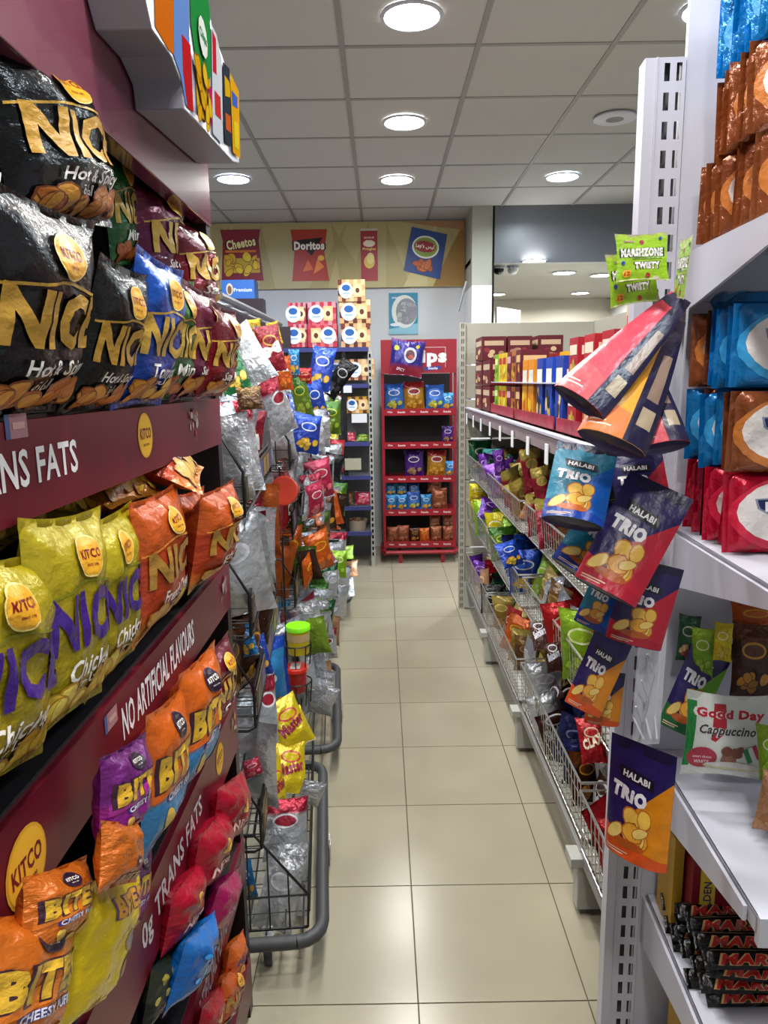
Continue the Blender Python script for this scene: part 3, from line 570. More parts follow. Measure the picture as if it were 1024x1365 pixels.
# ------------------------------------------------------------------ wheeled wire racks
_strip = mat('worn_price_strip', rough=.45, col='#4b4131', var=.45, vscale=12)
def rack(ox, oy, yaw, L, tiers, label, top=1.55, bx=.155, base=True, low=False):
    T = empty('wheeled_wire_rack', (ox, oy, 0), yaw); tag(T, label, 'wire rack', None)
    f = MB(); r = .006
    for x in (-.33, -.16):
        for y in (0, L): f.tube([(x, y, .12 if base else 0), (x, y, top)], r)
    for z in (top, top-.3): f.tube([(-.33, 0, z), (-.33, L, z)], r)
    for y in (0, L): f.tube([(-.33, y, top), (-.16, y, top)], r)
    f.build('frame', BLACK, T)
    if base:
        b = MB(); pts = []; R = .07
        for cx, cy, a0 in ((bx-R, R-.03, -90), (bx-R, L-R+.03, 0), (-.33+R, L-R+.03, 90), (-.33+R, R-.03, 180)):
            for k in range(5): a = math.radians(a0+k*22.5); pts.append((cx+R*math.cos(a), cy+R*math.sin(a), .12))
        pts.append(pts[0]); b.tube(pts, .019, 10)
        for k in range(9): x = -.3+k*.05; b.tube([(x, 0, .125), (x, L, .125)], .003, 5)
        b.build('base_frame', RUBBER, T)
        for x, y in ((-.22, L-.05), (-.22, .05), (.0, .03), (.165, .44)):
            if 1:
                w_ = MB(); w_.box(x-.014, x+.014, y-.02, y+.02, .085, .11); w_.box(x-.016, x-.012, y-.018, y+.02, .03, .09); w_.box(x+.012, x+.016, y-.018, y+.02, .03, .09)
                c = w_.build('caster', CHROME, T)
                wh = MB(); wh.lathe([(.012, -.011), (.031, -.010), (.033, 0), (.031, .010), (.012, .011)], seg=20, M=Matrix.Translation((x, y+.008, .033)) @ Matrix.Rotation(PI/2, 4, 'Y')); wh.build('wheel', RUBBER, c)
    for n, z in enumerate(tiers):
        b = MB(); d = -.31; hz = .11; r2 = .0022
        if low and n == len(tiers)-1:
            e = .12
            for y in (0, L): b.tube([(d, y, z+.19), (-.02, y, z+.19), (e, y, z), (e-.005, y, .14), (d, y, .14)], .004, 5); b.tube([(d, y, z), (e, y, z)], .003, 5)
            for x, zz in ((e, z), (e, z-.05), (e-.005, .14), (-.02, z+.19)): b.tube([(x, 0, zz), (x, L, zz)], .004, 5)
            for k in range(1, 8):
                x = d+(e-d)*k/8; b.tube([(x, 0, .14), (x, 0, z+.19 if x < -.02 else z+.19*(e-x)/(e+.02))], r2, 4)
            for k in range(int(L/.06)+1): y = k*L/int(L/.06); b.tube([(e, y, z), (e-.005, y, .14), (d, y, .14)], r2, 4)
            b.build('basket', BLACK, T); continue
        for y in (0, L): b.tube([(d, y, z+.09), (-.05, y, z+.09), (0, y, z), (0, y, z-hz), (-.02, y, z-hz-.01), (d, y, z-hz+.01)], .004, 5)
        for x, zz in ((0, z), (0, z-.05), (0, z-hz), (-.05, z+.09)): b.tube([(x, 0, zz), (x, L, zz)], .004 if zz in (z, z-hz) else .0025, 5)
        for k in range(int(L/.06)+1): y = k*L/int(L/.06); b.tube([(0, y, z), (0, y, z-hz), (d, y, z-hz+.01)], r2, 4)
        for k in range(1, 6): b.tube([(d*k/6, 0, z-hz), (d*k/6, 0, z+.0)], r2, 4)
        for zz in (z-.035, z-.075): b.tube([(d, 0, zz), (0, 0, zz)], r2, 4)
        b.build('basket', BLACK, T)
        if n < len(tiers)-1:
            s = MB().box(.004, .0075, .01, L-.01, z-.078, z-.012).build('price_strip', _strip, T)
            q = random.Random(n+int(L*100)); its = []
            for k in range(7): y0 = .03+k*(L-.06)/7; its.append(('B', y0, z-.074, y0+(L-.06)/7-.012, z-.018, q.choice(['#8a7244', '#6c5c7c', '#a08a5c', '#5c5048', '#7c6c50', '#4a4a78'])))
            flat_print(its, (.0075, 0, 0), (0, 1, 0), (0, 0, 1), parent=s, name='printed_ticket')
    return T
RA = (-.34, 1.74, .078, .86, (1.41, 1.10, .85, .50, .24)); rack(*RA, 'nearest black wire rack on wheels beside the maroon stand', top=1.5, low=True)
RB = (-.36, 2.78, .062, .84, (1.40, 1.12, .84, .52, .24)); rack(*RB, 'second black wire rack on wheels, holding the lidded tubs at its near end', top=1.6)
RD = (-.38, 3.70, .03, .95, (1.40, 1.12, .84, .52, .26)); rack(*RD, 'third black wire rack, mostly hidden by silver and green bags', top=1.6, base=False)
RC = (-.40, 4.80, .035, .72, (1.42, 1.14, .84, .40, .24)); rack(*RC, 'farthest black wire rack on wheels, near the dark shelf unit', top=1.6, low=True)

# small bag designs for racks and baskets
SL = '#b9bcc2'
def gen(key, a, b, c, d=None, back=None, A=1.35, t=.36, m=None, txt=None, n=(10, 14)):
    its = [('E', 0, .88, .3, .15, c), ('E', 0, .88, .25, .11, b)]
    if txt: its += [('T', txt[0], 0, .62, .3, txt[1], {'w': .8, 'bold': .05, 'rot': .25})]
    if d: its += [('C', -.33, .2, .33, .42, 9, .13, [hexc(x) if 0 else x for x in d], 4)]
    plain(key, zones((0, a), (.5, a), (1.0, b)), its, A=A, t=t, n=n, m=m or FOIL, name='snack_bag', wr=1.7, back=zones((0, back)) if back else None)
gen('silver', '#c4c7cc', '#b4b7bd', '#cfd1d6', m=SILVER); gen('silver_back', '#bfc3ca', '#9a2438', '#d8dade', m=SILVER, back=SL)
gen('master_red', '#8c1424', '#7a0f20', '#c9a43a', txt=('M', '#f0e8e0'), back=SL); gen('master_yellow', '#d2b81c', '#c9ae14', '#c02a3a', txt=('Master', '#8c1a3c'), back=SL)
gen('lays_yellow', '#1d6a38', '#c9a828', '#e0b838', ['#b08020', '#e8c850', '#dcb840'], back=SL)
gen('brownbag', '#5a3a1c', '#7a5a2c', '#a8844a', ['#3a2410', '#8a6434', '#6e4a22'], back='#6a4a2a'); gen('choc', '#3a1c10', '#5a2c12', '#c9902a', ['#2a1408', '#a8702a', '#c9882e'], back='#3a2014')
gen('orange', '#c85818', '#d0601a', '#e8b030', ['#8a3a10', '#e88a3a', '#d86a20'], back='#a8501c'); gen('greenbag', '#5c7a1c', '#3a6a20', '#c0c840', ['#4a5a14', '#a8b848', '#8aa030'], back='#4a6020')
gen('darkgreen', '#12502c', '#0f4426', '#b8b8a0', ['#5a1a20', '#9a4a3a', '#c8a878'], back='#1a3a28'); gen('bluebag', '#1c3c9c', '#1a4ab8', '#d8dce8', ['#7a5a1c', '#d8b848', '#c8a030'], back=SL)
gen('skybag', '#2a7ab8', '#3a90d0', '#e0e8f0', ['#a8781c', '#e0b848', '#d0a030'], back=SL); gen('purple', '#5a2a8c', '#6a2a9a', '#d0b0e0', ['#3a1a5a', '#a880c8', '#8850b0'], back='#4a2a6a')
gen('yellow', '#d0bc14', '#d8c81c', '#f0e8d0', ['#8a6a14', '#e8d860', '#d0b030'], back='#b8a824'); gen('lime', '#7ca81c', '#90b82a', '#e0e8b0', ['#4a6a14', '#b0d050', '#98c030'], back='#7a9a2a')
gen('gold', '#8c6c2a', '#b09a4a', '#d8c070', ['#5a3a14', '#c8a050', '#a88038'], back='#8c7a40'); gen('crimson', '#8c1c30', '#b0a050', '#d0b060', ['#5a1018', '#c83a4a', '#a02838'], back='#8c2c38')
gen('pinkbag', '#b02848', '#c03a58', '#f0d0d0', ['#7a1a2a', '#e08080', '#d06070'], back=SL); gen('navy', '#141c4a', '#1a2460', '#8088c0', ['#0c1030', '#3a48a0', '#2a3888'], back='#1a2040')
gen('blackbag', '#101012', '#1a1a1e', '#c0c0c4', ['#08080a', '#5a5a60', '#3a3a40'], back='#202024'); gen('tan', '#b88860', '#c89870', '#e0c0a0', ['#7a4a2a', '#c89060', '#a87040'], back='#a88060')
gen('redbag', '#a8141c', '#b81c24', '#e8d0a0', ['#5a0a10', '#d88a3a', '#b86a20'], back='#8c1418'); gen('snick', '#3a1810', '#30140c', '#d8d8e0', txt=('Snickers', '#d8dce8'), back='#3a2018', A=1.1)
gen('clax', '#9c1018', '#a8141c', '#d8c8a8', txt=('CLAX', '#e8dcc0'), back='#8c1018'); gen('teal', '#1c7a6a', '#2a9080', '#d8e8e0', ['#0c4a40', '#50b0a0', '#308a7a'], back='#2a6a60')
NAMES = dict(silver='plain silver foil', silver_back='silver and red', master_red='dark red M-lettered', master_yellow='yellow red-lettered', lays_yellow='yellow and green crisp', brownbag='brown', choc='dark chocolate-brown', orange='orange', greenbag='olive green', darkgreen='dark green', bluebag='royal blue', skybag='sky blue', purple='purple', yellow='bright yellow', lime='lime green', gold='gold foil', crimson='crimson and gold', pinkbag='pink-red', navy='navy blue', blackbag='black', tan='tan', redbag='red', snick='dark brown bar-sweet', clax='red cream-lettered', teal='teal')
# rack fillings: in rack coordinates; faces turned to the aisle or to the near end
def fill(R, tier, items, where, seed, xc=(-.13, -.03), ws=(.16, .21), y0=.07):
    ox, oy, yaw, L, tz = R; z = tz[tier]; q = random.Random(seed); n = len(items)
    T = Matrix.Translation((ox, oy, 0)) @ Matrix.Rotation(yaw, 4, 'Z'); TN = ['top', 'second', 'third', 'fourth', 'bottom'][tier]
    for k, des in enumerate(items):
        w_ = q.uniform(*ws); y = y0+(L-.06-y0)*k/max(1, n-1); x = q.uniform(*xc)
        yw = math.radians(q.choice([25, 40, 70, 90, 15, 200, 160])+q.uniform(-10, 10))
        M = T @ pose((x, y, z-.085+max(0, x)*.3), w_, yw, q.uniform(-.1, .22), q.uniform(-.22, .22))
        put_bag(des, M, '%s bag, %s from near end, %s basket%s, %s rack' % (NAMES[des], ORD[k], TN, ' front row' if xc[1] > .05 else '', where), 'snack bag', 'snack bags in the %s wire rack' % where, var=q.randint(0, 2))
S_, SB, MR, MY = 'silver', 'silver_back', 'master_red', 'master_yellow'
fill(RA, 1, [S_, S_, SB, 'silver', MR, S_, 'orange'], 'nearest wheeled', 2); fill(RA, 2, ['brownbag', 'choc', 'choc', S_, 'choc', 'brownbag', 'orange'], 'nearest wheeled', 3)
fill(RA, 3, [SB, S_, S_, SB, S_, 'skybag', 'bluebag'], 'nearest wheeled', 4)
fill(RA, 0, [S_, SB, 'brownbag', S_, MR, S_, MR], 'nearest wheeled', 1)
fill(RB, 0, [MR, S_, 'silver', SB, 'greenbag', 'skybag', 'bluebag', S_], 'second wheeled', 5); fill(RB, 1, ['clax', S_, S_, 'orange', 'pinkbag', 'bluebag', S_, 'blackbag'], 'second wheeled', 6)
fill(RB, 2, ['orange', 'choc', 'orange', 'orange', 'greenbag', 'brownbag', 'greenbag'], 'second wheeled', 7); fill(RB, 3, [S_, SB, 'skybag', S_, 'greenbag', S_, 'lime'], 'second wheeled', 8); fill(RB, 4, ['navy', S_, 'bluebag', 'skybag', 'pinkbag', 'yellow', S_], 'second wheeled', 9)
fill(RD, 0, ['bluebag', 'blackbag', S_, 'bluebag', S_, SB, 'navy'], 'third', 10); fill(RD, 1, [SB, S_, 'blackbag', SB, 'choc', S_, 'yellow'], 'third', 11)
fill(RD, 2, ['pinkbag', S_, 'blackbag', S_, 'choc', 'greenbag', 'orange'], 'third', 12); fill(RD, 3, ['greenbag', 'lime', 'greenbag', 'darkgreen', 'orange', 'greenbag', S_], 'third', 13); fill(RD, 4, ['darkgreen', 'greenbag', 'greenbag', 'lime', 'darkgreen', 'tan', S_], 'third', 14)
fill(RC, 0, ['yellow', SB, 'bluebag', 'choc', 'yellow'], 'farthest wheeled', 15); fill(RC, 1, ['yellow', 'yellow', SB, 'skybag', 'yellow'], 'farthest wheeled', 16); fill(RC, 2, ['skybag', 'yellow', 'skybag', 'lime', 'yellow'], 'farthest wheeled', 17)
fill(RC, 3, ['lime', 'orange', 'silver', 'tan', 'pinkbag'], 'farthest wheeled', 18); fill(RC, 4, ['redbag', 'orange', 'greenbag', 'tan', 'orange'], 'farthest wheeled', 19)

for n_, its_ in enumerate((['bluebag', S_, SB, 'greenbag', S_, 'skybag', 'pinkbag', SB], [S_, 'pinkbag', 'silver', 'blackbag', SB, 'redbag', S_, 'blackbag'], ['orange', 'choc', 'greenbag', 'orange', S_, 'greenbag', 'silver', 'choc'], ['lime', S_, 'greenbag', S_, 'darkgreen', SB, 'lime', S_], [S_, 'silver', 'silver', 'tan', SB, S_, 'bluebag', 'silver'])):
    fill(RB, n_, (its_+its_[1:5]), 'second wheeled', 30+n_, (.03, .11), (.10, .15), .17); fill(RD, n_, (its_[3:]+its_[:7]), 'third', 40+n_, (.02, .12), (.11, .16))
# bags placed one by one: bottom-left, bottom-right, top-centre pixels with depth
def ybag(des, BL, BR, TC, y0, y1, yt, label, var=0, group=None, cat='snack bag', hs=None, kz=False):
    bl, br, tc = at(*BL, 'y', y0), at(*BR, 'y', y1), at(*TC, 'y', yt)
    M = frame(bl, br, tc, des, kz); A = DES[des]['A']; k = hs or min(1.7, max(.5, (tc-(bl+br)/2).length/(A*(br-bl).length)))
    return put_bag(des, M @ Matrix.Diagonal((1, 1, k, 1)), label, cat, group, var)
ybag('silver', (303, 660), (352, 640), (325, 535), 1.84, 1.90, 1.92, 'large silver-backed bag in the top near corner of the nearest rack')
ybag('lays_yellow', (300, 530), (340, 522), (322, 450), 2.0, 2.05, 2.1, 'yellow and green crisp bag above the nearest rack')
ybag('brownbag', (318, 548), (352, 545), (335, 515), 1.95, 1.97, 1.98, 'brown bag lying over the large silver one')
ybag('master_red', (328, 498), (345, 500), (332, 432), 2.2, 2.22, 2.2, 'dark red M-lettered bag standing above the yellow crisp bag', 0)
ybag('silver', (335, 520), (372, 500), (352, 425), 2.1, 2.12, 2.15, 'tall folded silver bag between two dark red ones, top of the nearest rack', 1)
ybag('master_red', (352, 500), (385, 495), (365, 432), 2.25, 2.28, 2.3, 'dark red M-lettered bag right of the tall silver one', 1)
ybag('orange', (372, 522), (392, 520), (378, 445), 2.5, 2.5, 2.5, 'orange and blue bag at the top between the red and white ones', 1)
ybag('master_yellow', (330, 452), (350, 450), (338, 425), 2.5, 2.5, 2.5, 'small yellow bag peeking over the top of the nearest rack')
ybag('master_yellow', (362, 462), (378, 458), (365, 428), 2.55, 2.55, 2.55, 'yellow and red bag tip behind the second M-lettered bag', 1)
ybag('silver_back', (370, 590), (398, 570), (388, 500), 2.5, 2.6, 2.6, 'white and red bag hanging over the second rack top', 1)
ybag('bluebag', (408, 520), (440, 525), (412, 462), 3.3, 3.3, 3.35, 'blue and white bag, upper of a pair above the second rack', 0)
ybag('bluebag', (416, 565), (440, 560), (436, 500), 3.25, 3.25, 3.25, 'blue and white bag, lower of a pair above the second rack', 1)
ybag('blackbag', (425, 520), (445, 535), (432, 468), 3.4, 3.4, 3.4, 'black bag drooping behind the blue pair')
ybag('skybag', (385, 500), (400, 500), (383, 452), 2.9, 2.9, 2.9, 'turquoise bag with red patches near the rack top')
ybag('greenbag', (396, 560), (420, 555), (412, 495), 3.0, 3.0, 3.0, 'white and green bag in the middle of the rack tops')
ybag('redbag', (398, 512), (416, 512), (405, 490), 3.0, 3.0, 3.0, 'small red and yellow bag on the white bags')
ybag('master_yellow', (362, 1060), (410, 1060), (385, 985), 2.15, 2.2, 2.3, 'yellow red-lettered bag, lowest of the stack in the near bottom basket', 0)
ybag('master_yellow', (378, 1010), (420, 985), (392, 925), 2.25, 2.35, 2.4, 'yellow red-lettered bag, topmost of the stack in the near bottom basket', 1)
ybag('master_yellow', (355, 1090), (385, 1075), (372, 1010), 2.05, 2.15, 2.2, 'yellow red-lettered bag beside the white bags, left one', 2)
ybag('master_yellow', (396, 1000), (422, 985), (408, 940), 2.4, 2.45, 2.5, 'yellow red-lettered bag farthest back in the near bottom basket', 2)
ybag('silver', (336, 1235), (388, 1250), (356, 1132), 1.84, 1.82, 1.9, 'white bag standing left in the wire end of the bottom basket')
ybag('silver', (366, 1226), (412, 1222), (386, 1122), 1.90, 1.92, 1.97, 'white bag standing right in the wire end of the bottom basket', 1)
ybag('silver_back', (350, 1150), (412, 1145), (384, 1062), 1.98, 2.0, 2.05, 'white and red bag lying above the two standing white ones', 2)
ybag('silver_back', (330, 1230), (348, 1240), (350, 1110), 1.86, 1.85, 1.95, 'white bag leaning on the rack frame at the bottom left', 1)
ybag('silver', (392, 1070), (424, 1076), (412, 1040), 2.1, 2.12, 2.1, 'small crumpled clear-white bag beside the yellow stack', 1)
ybag('silver', (322, 1045), (352, 1035), (336, 965), 1.85, 1.9, 1.95, 'silver bag with a red print in the fourth near basket', 1)
ybag('pinkbag', (328, 1040), (352, 1030), (338, 1010), 1.84, 1.86, 1.86, 'small green and red striped bag on the silver one', 1)
ybag('silver_back', (338, 1000), (372, 990), (360, 900), 1.95, 2.05, 2.1, 'white and red bag hanging down left of the price strip')
ybag('silver', (422, 940), (441, 948), (428, 912), 2.85, 2.85, 2.85, 'crumpled clear bag hanging from the second rack beside the tubs', 2)
ybag('silver', (400, 862), (440, 850), (412, 800), 3.0, 3.0, 3.0, 'white plastic bag bulging out above the lidded tub', 2)
for k, (a, b, c) in enumerate((((405, 810), (420, 808), (410, 745)), ((420, 808), (434, 806), (426, 742)), ((432, 806), (446, 800), (440, 740)))):
    ybag('greenbag', a, b, c, 3.6, 3.6, 3.6, ['left', 'middle', 'right'][k]+' one of three slim green packs above the white plastic bag', k, hs=None)
for k, (a, b, c, d) in enumerate((((442, 748), (472, 745), (456, 728), 'lime'), ((442, 772), (478, 768), (460, 748), 'tan'), ((445, 800), (474, 795), (458, 770), 'silver'))):
    ybag(d, a, b, c, 4.7, 4.7, 4.85, ['topmost olive', 'middle orange-brown', 'lowest silvery']+[] and '' or ['olive bag on top', 'orange and clear bag in the middle', 'silvery bag lowest'][k]+' of the heap on the farthest rack', k)
for a_, b_, c_, y_, d_, l_ in (((322, 1200), (345, 1196), (336, 1100), 1.9, 'skybag', 'pale blue-printed bag behind the wire of the bottom basket, far left'), ((352, 1120), (385, 1112), (366, 1050), 2.12, 'silver', 'white bag squeezed between yellow stack and price strip'),
        ((388, 925), (425, 920), (408, 870), 2.95, 'silver', 'clear-white bag behind the red tub'), ((404, 905), (438, 900), (424, 850), 3.1, 'silver_back', 'white and red bag under the bulging plastic bag'), ((366, 930), (392, 925), (380, 880), 2.7, 'bluebag', 'royal blue bag left of the red tub'),
        ((340, 905), (366, 898), (350, 845), 2.0, 'bluebag', 'royal blue pouch lying in the third near basket'), ((318, 880), (346, 872), (334, 830), 1.88, 'skybag', 'bright blue pouch with yellow in the third near basket')):
    ybag(d_, a_, b_, c_, y_, y_, y_+.03, l_, 1)
# tubs at the near end of the second rack
def tub(px, py, y, r, h, body, lid, label, rot=None):
    p = at(px, py, 'y', y); T = empty('lidded_tub', (p.x, y, p.z-h)); tag(T, label, 'tub')
    if rot: T.rotation_euler = rot
    MB().lathe([(.001, 0), (r*.88, 0), (r*.9, .004), (r*.96, h*.86), (.001, h*.86)], seg=32, col=body).build('body', GLOSS, T)
    MB().lathe([(r, h*.84), (r*1.04, h*.84), (r*1.04, h*.98), (r*1.0, h), (r*.9, h*.99), (.001, h*.985)], seg=32, col=lid).build('lid', GLOSS, T)
    return T
t = tub(397, 833, 2.72, .047, .115, '#b9a51c', '#7fe01e', 'yellow tub with bright green lid at the end of the second rack'); MB().lathe([(.0452, .055), (.0455, .085)], seg=32, col='#b8a070').build('label_band', CARD, t)
t = tub(394, 888, 2.70, .046, .10, '#8c1c18', '#c8281c', 'red tub with red lid, below the green-lidded tub'); MB().box(-.02, .02, -.03, .03, .1, .1015, '#c9c0bc').build('price_ticket', CARD, t)
t = tub(384, 634, 2.66, .052, .06, '#8c3028', '#a8392c', 'round red tub lying on its side in the upper near rack', (PI/2-.2, 0, -.2)); t.location.z -= 0; 
h = MB()
for z, yy in ((.60, 2.72), (.45, 2.70), (1.22, 2.67)):
    h.tube([(-.352+.058*math.cos(k*PI/8), yy+.058*math.sin(k*PI/8), z) for k in range(17)], .003, 5)
    for k in range(5): h.tube([(-.352+.058*math.cos(k*PI/4+PI), yy+.058*math.sin(k*PI/4+PI), z), (-.352+.05*math.cos(k*PI/4+PI), yy+.05*math.sin(k*PI/4+PI), z-.09)], .0025, 5)
h.tube([(-.40, 2.775, 1.3), (-.40, 2.775, .3)], .004, 5)
o = h.build('tub_holder', BLACK); tag(o, 'black wire ring holder carrying the lidded tubs', 'wire holder')

# ------------------------------------------------------------------ back wall shelves
G = empty('dark_shelf_unit', (-.4, 6.2, 0)); tag(G, 'tall grey shelf unit with blue shelf edges against the back wall', 'shelf unit')
INV = Matrix.Translation((.4, -6.2, 0))
def gk(mb, name, m, bev=0): o = mb.build(name, m, G, bev); o.matrix_parent_inverse = INV; return o
DG = mat('dark_grey_steel', rough=.5, col='#66676a', var=.05)
gk(MB().box(-1.15, -.08, 6.6, 6.62, 0, 1.9), 'back_panel', DG)
for x in (-.09, -.31, -1.15):
    u = MB(); u.box(x-.018, x+.018, 6.18 if x == -.31 else 6.2, 6.6, 0, .06)
    u.box(x-.016, x+.016, 6.18, 6.21, 0, 1.9)
    gk(u, 'upright', BLACK if x == -.31 else GREY)
s_ = MB()
for k in range(34): s_.box(-.098, -.082, 6.177, 6.181, .1+k*.052, .13+k*.052)
gk(s_, 'slot_row', DARK)
EB = mat('blue_shelf_edge', rough=.4, col='#33376c')
SZ = [1.885, 1.62, 1.22, .93, .67, .42, .15] # shelf tops
SZ = [at(475, y, 'y', 6.15).z for y in (463, 512, 590, 635, 676, 710)]
for z in SZ:
    o = gk(MB().box(-1.13, -.1, 6.18, 6.6, z-.03, z), 'shelf', DG); o2 = MB().box(-1.13, -.1, 6.165, 6.18, z-.032, z+.003).build('edge_strip', EB, o)
def cookie(px, py, w_, h_, y, base, label, kind, flip=False, grp='biscuit cartons on the back shelves'):
    p = at(px, py, 'y', y); t = MB().box(p.x, p.x+w_, y, y+.2, p.z, p.z+h_, base).build('biscuit_carton', CARD); tag(t, label, 'carton', grp)
    it = []; q = random.Random(int(px*7+py)); n = 7; m = 4
    for i in range(n):
        for j in range(m):
            if (i+j) % 2: it.append(('B', p.x+w_*i/n, p.z+h_*j/m, p.x+w_*(i+1)/n, p.z+h_*(j+1)/m, q.choice(['#c98c94', '#b8404c', '#d0606a'] if kind == 'red' else ['#5c2c24', '#6c3428', '#e0c090'])))
    a, b = (.3, .72) if not flip else (.7, .28)
    if w_ > .15: it += [('B', p.x+w_*(b-.17), p.z+h_*.2, p.x+w_*(b+.17), p.z+h_*.82, '#dcb984'), ('E', p.x+w_*b, p.z+h_*.5, h_*.2, h_*.24, '#e6cfa0'), ('E', p.x+w_*b, p.z+h_*.5, h_*.1, h_*.12, '#5a3420')]
    else: a = .5
    it += [('E', p.x+w_*a, p.z+h_*.5, h_*.34, h_*.37, '#e8ecf2'), ('E', p.x+w_*a, p.z+h_*.62, h_*.2, h_*.15, '#2a5ca0'), ('B', p.x+w_*a-h_*.17, p.z+h_*.33, p.x+w_*a+h_*.17, p.z+h_*.4, '#8fb2d8')]
    flat_print(it, (0, y, 0), (1, 0, 0), (0, 0, 1), parent=t)
W5 = .155/24*1.0
cookie(384, 434, .155, .185, 6.22, '#b02838', 'red biscuit carton, narrow one of the upper row on the top shelf', 'red'); cookie(385, 463, .16, .19, 6.22, '#b02838', 'red biscuit carton, narrow one of the lower row on the top shelf', 'red')
cookie(411, 434, .235, .19, 6.2, '#b83040', 'red biscuit carton, wide one of the upper row on the top shelf', 'red'); cookie(411, 463, .245, .19, 6.2, '#b83040', 'red biscuit carton, wide one of the lower row, picture at left', 'red', True)
cookie(451, 402, .225, .175, 6.2, '#caa070', 'brown chequered biscuit carton, top of the stack of three', 'brown'); cookie(453, 432, .26, .195, 6.21, '#caa070', 'brown chequered biscuit carton, middle of the stack of three', 'brown')
cookie(455, 463, .245, .195, 6.2, '#caa070', 'brown chequered biscuit carton, bottom of the stack of three', 'brown'); cookie(462, 507, .235, .175, 6.2, '#caa070', 'brown chequered biscuit carton alone under the top shelf', 'brown')
cookie(436, 507, .15, .17, 6.25, '#caa070', 'brown chequered biscuit carton half hidden behind the black post', 'brown')
cookie(459, 551, .225, .14, 6.2, '#c9a030', 'yellow biscuit carton on the third shelf above the white ticket', 'brown')
for px, py, w_, h_, lb in ((469, 562, .13, .075, 'white price ticket on the shelf unit below the yellow carton'), (458, 522, .07, .06, 'white price ticket just right of the black post'), (446, 522, .05, .05, 'small white price ticket left of the black post'), (460, 625, .14, .1, 'beige card standing on the fourth shelf')):
    p = at(px, py, 'y', 6.15); tag(MB().box(p.x, p.x+w_, 6.145, 6.15, p.z-.01, p.z-.01+h_, '#d8dade' if 'white' in lb else '#a9a48f').build('price_ticket', CARD), lb, 'ticket')
for des, a, b, c, lb in (('pinkbag', (458, 588), (474, 588), (466, 575), 'pinkish pack lying left on the fourth shelf of the grey unit'), ('greenbag', (475, 588), (492, 588), (483, 578), 'olive pack lying right on the fourth shelf of the grey unit'),
                         ('brownbag', (458, 673), (472, 673), (465, 655), 'brown pack on the sixth shelf of the grey unit'), ('pinkbag', (473, 673), (496, 673), (484, 655), 'pink and white pack on the sixth shelf of the grey unit'),
                         ('yellow', (436, 605), (452, 605), (444, 560), 'yellow pack left of the black post'), ('skybag', (438, 650), (455, 650), (446, 612), 'blue pack left of the black post'), ('orange', (440, 706), (454, 706), (447, 690), 'orange and pink pack low at the black post'), ('redbag', (432, 570), (447, 570), (440, 530), 'dark red pack left of the black post')):
    ybag(des, a, b, c, 6.22, 6.22, 6.3, lb)
p = at(476, 709, 'y', 6.2); B = MB(); B.lathe([(.001, 0), (.07, 0), (.09, .09), (.095, .095), (.085, .09), (.066, .01), (.001, .01)], (p.x, 6.3, p.z), 28, '#b8a494'); o = B.build('snack_bowl', GLOSS); tag(o, 'patterned plastic bowl with small snacks on the lowest blue-edged shelf', 'bowl')
q = random.Random(3); s = MB()
for k in range(40): a, r = q.uniform(0, 6.3), q.uniform(0, .07); s.lathe([(.001, -.01), (.012, 0), (.001, .012)], (p.x+r*math.cos(a), 6.3+r*math.sin(a), p.z+.085+q.uniform(0, .02)), 6, q.choice(['#b89a60', '#8c6a48', '#c8b888', '#7a3a3a']))
o = s.build('snack_pieces', CARD, ); tag(o, 'small mixed snacks heaped in the patterned bowl', 'snacks', kind='stuff')

# ------------------------------------------------------------------ red crisp stand at the end of the aisle
Rd = empty('red_crisp_stand', (.33, 6.4, 0)); tag(Rd, 'tall red metal crisp stand with header sign at the end of the aisle', 'display stand')
RI = Matrix.Translation((-.33, -6.4, 0))
def rk(mb, name, m, bev=0): o = mb.build(name, m, Rd, bev); o.matrix_parent_inverse = RI; return o
X0, X1, YF, YB = .005, .655, 6.32, 6.72
for x in (X0+.01, X1-.01):
    for y in (YF+.01, YB-.01): rk(MB().box(x-.012, x+.012, y-.012, y+.012, .06, 1.96), 'post', RED)
rk(MB().box(X0, X1, YF-.02, YF+.0, 1.68, 1.965), 'header_board', mat('red_header_panel', rough=.35, col='#861a28'))
hd = flat_print([('T', 'Chips', .34, 1.81, .15, '#e8e0de', {'w': .46, 'bold': .05}), ('B', .24, 1.895, .56, 1.899, '#d8b8b8'), ('B', .556, 1.73, .56, 1.899, '#d8b8b8'), ('P', [(.37, 1.70), (.52, 1.712), (.525, 1.742), (.375, 1.73)], '#3a3a80'), ('T', 'Snacks', .45, 1.722, .022, '#e0dcf0', {'bold': .03})], (0, YF-.02, 0), (1, 0, 0), (0, 0, 1), name='lettering'); hd.parent = Rd; hd.matrix_parent_inverse = RI
rk(MB().box(X0+.02, X1-.02, YB-.02, YB-.005, .1, 1.68), 'back_panel', mat('dark_mesh_back', rough=.6, col='#171216'))
RZ = [1.355, 1.065, .765, .465, .17]
for z in RZ:
    o = rk(MB().box(X0, X1, YF, YB, z-.012, z), 'shelf', RED); o.data.materials[0] = RED
    f = MB().box(X0, X1, YF-.006, YF, z-.035, z+.022).build('fascia', RED, o); it = []
    for k in range(6): it.append(('T', 'Chips' if k % 2 == 0 else 'Snacks', X0+.07+k*.1, z-.005, .018, '#e8c8c8', {'bold': .04}))
    flat_print(it, (0, YF-.006, 0), (1, 0, 0), (0, 0, 1), name='lettering', parent=f)
b = MB(); b.tube([(X0-.01, YF+.35, .10), (X0-.01, YF, .10), (X0+.02, YF-.04, .10), (X1-.02, YF-.04, .10), (X1+.01, YF, .10), (X1+.01, YF+.35, .10)], .018, 8); rk(b, 'base_rail', RED)
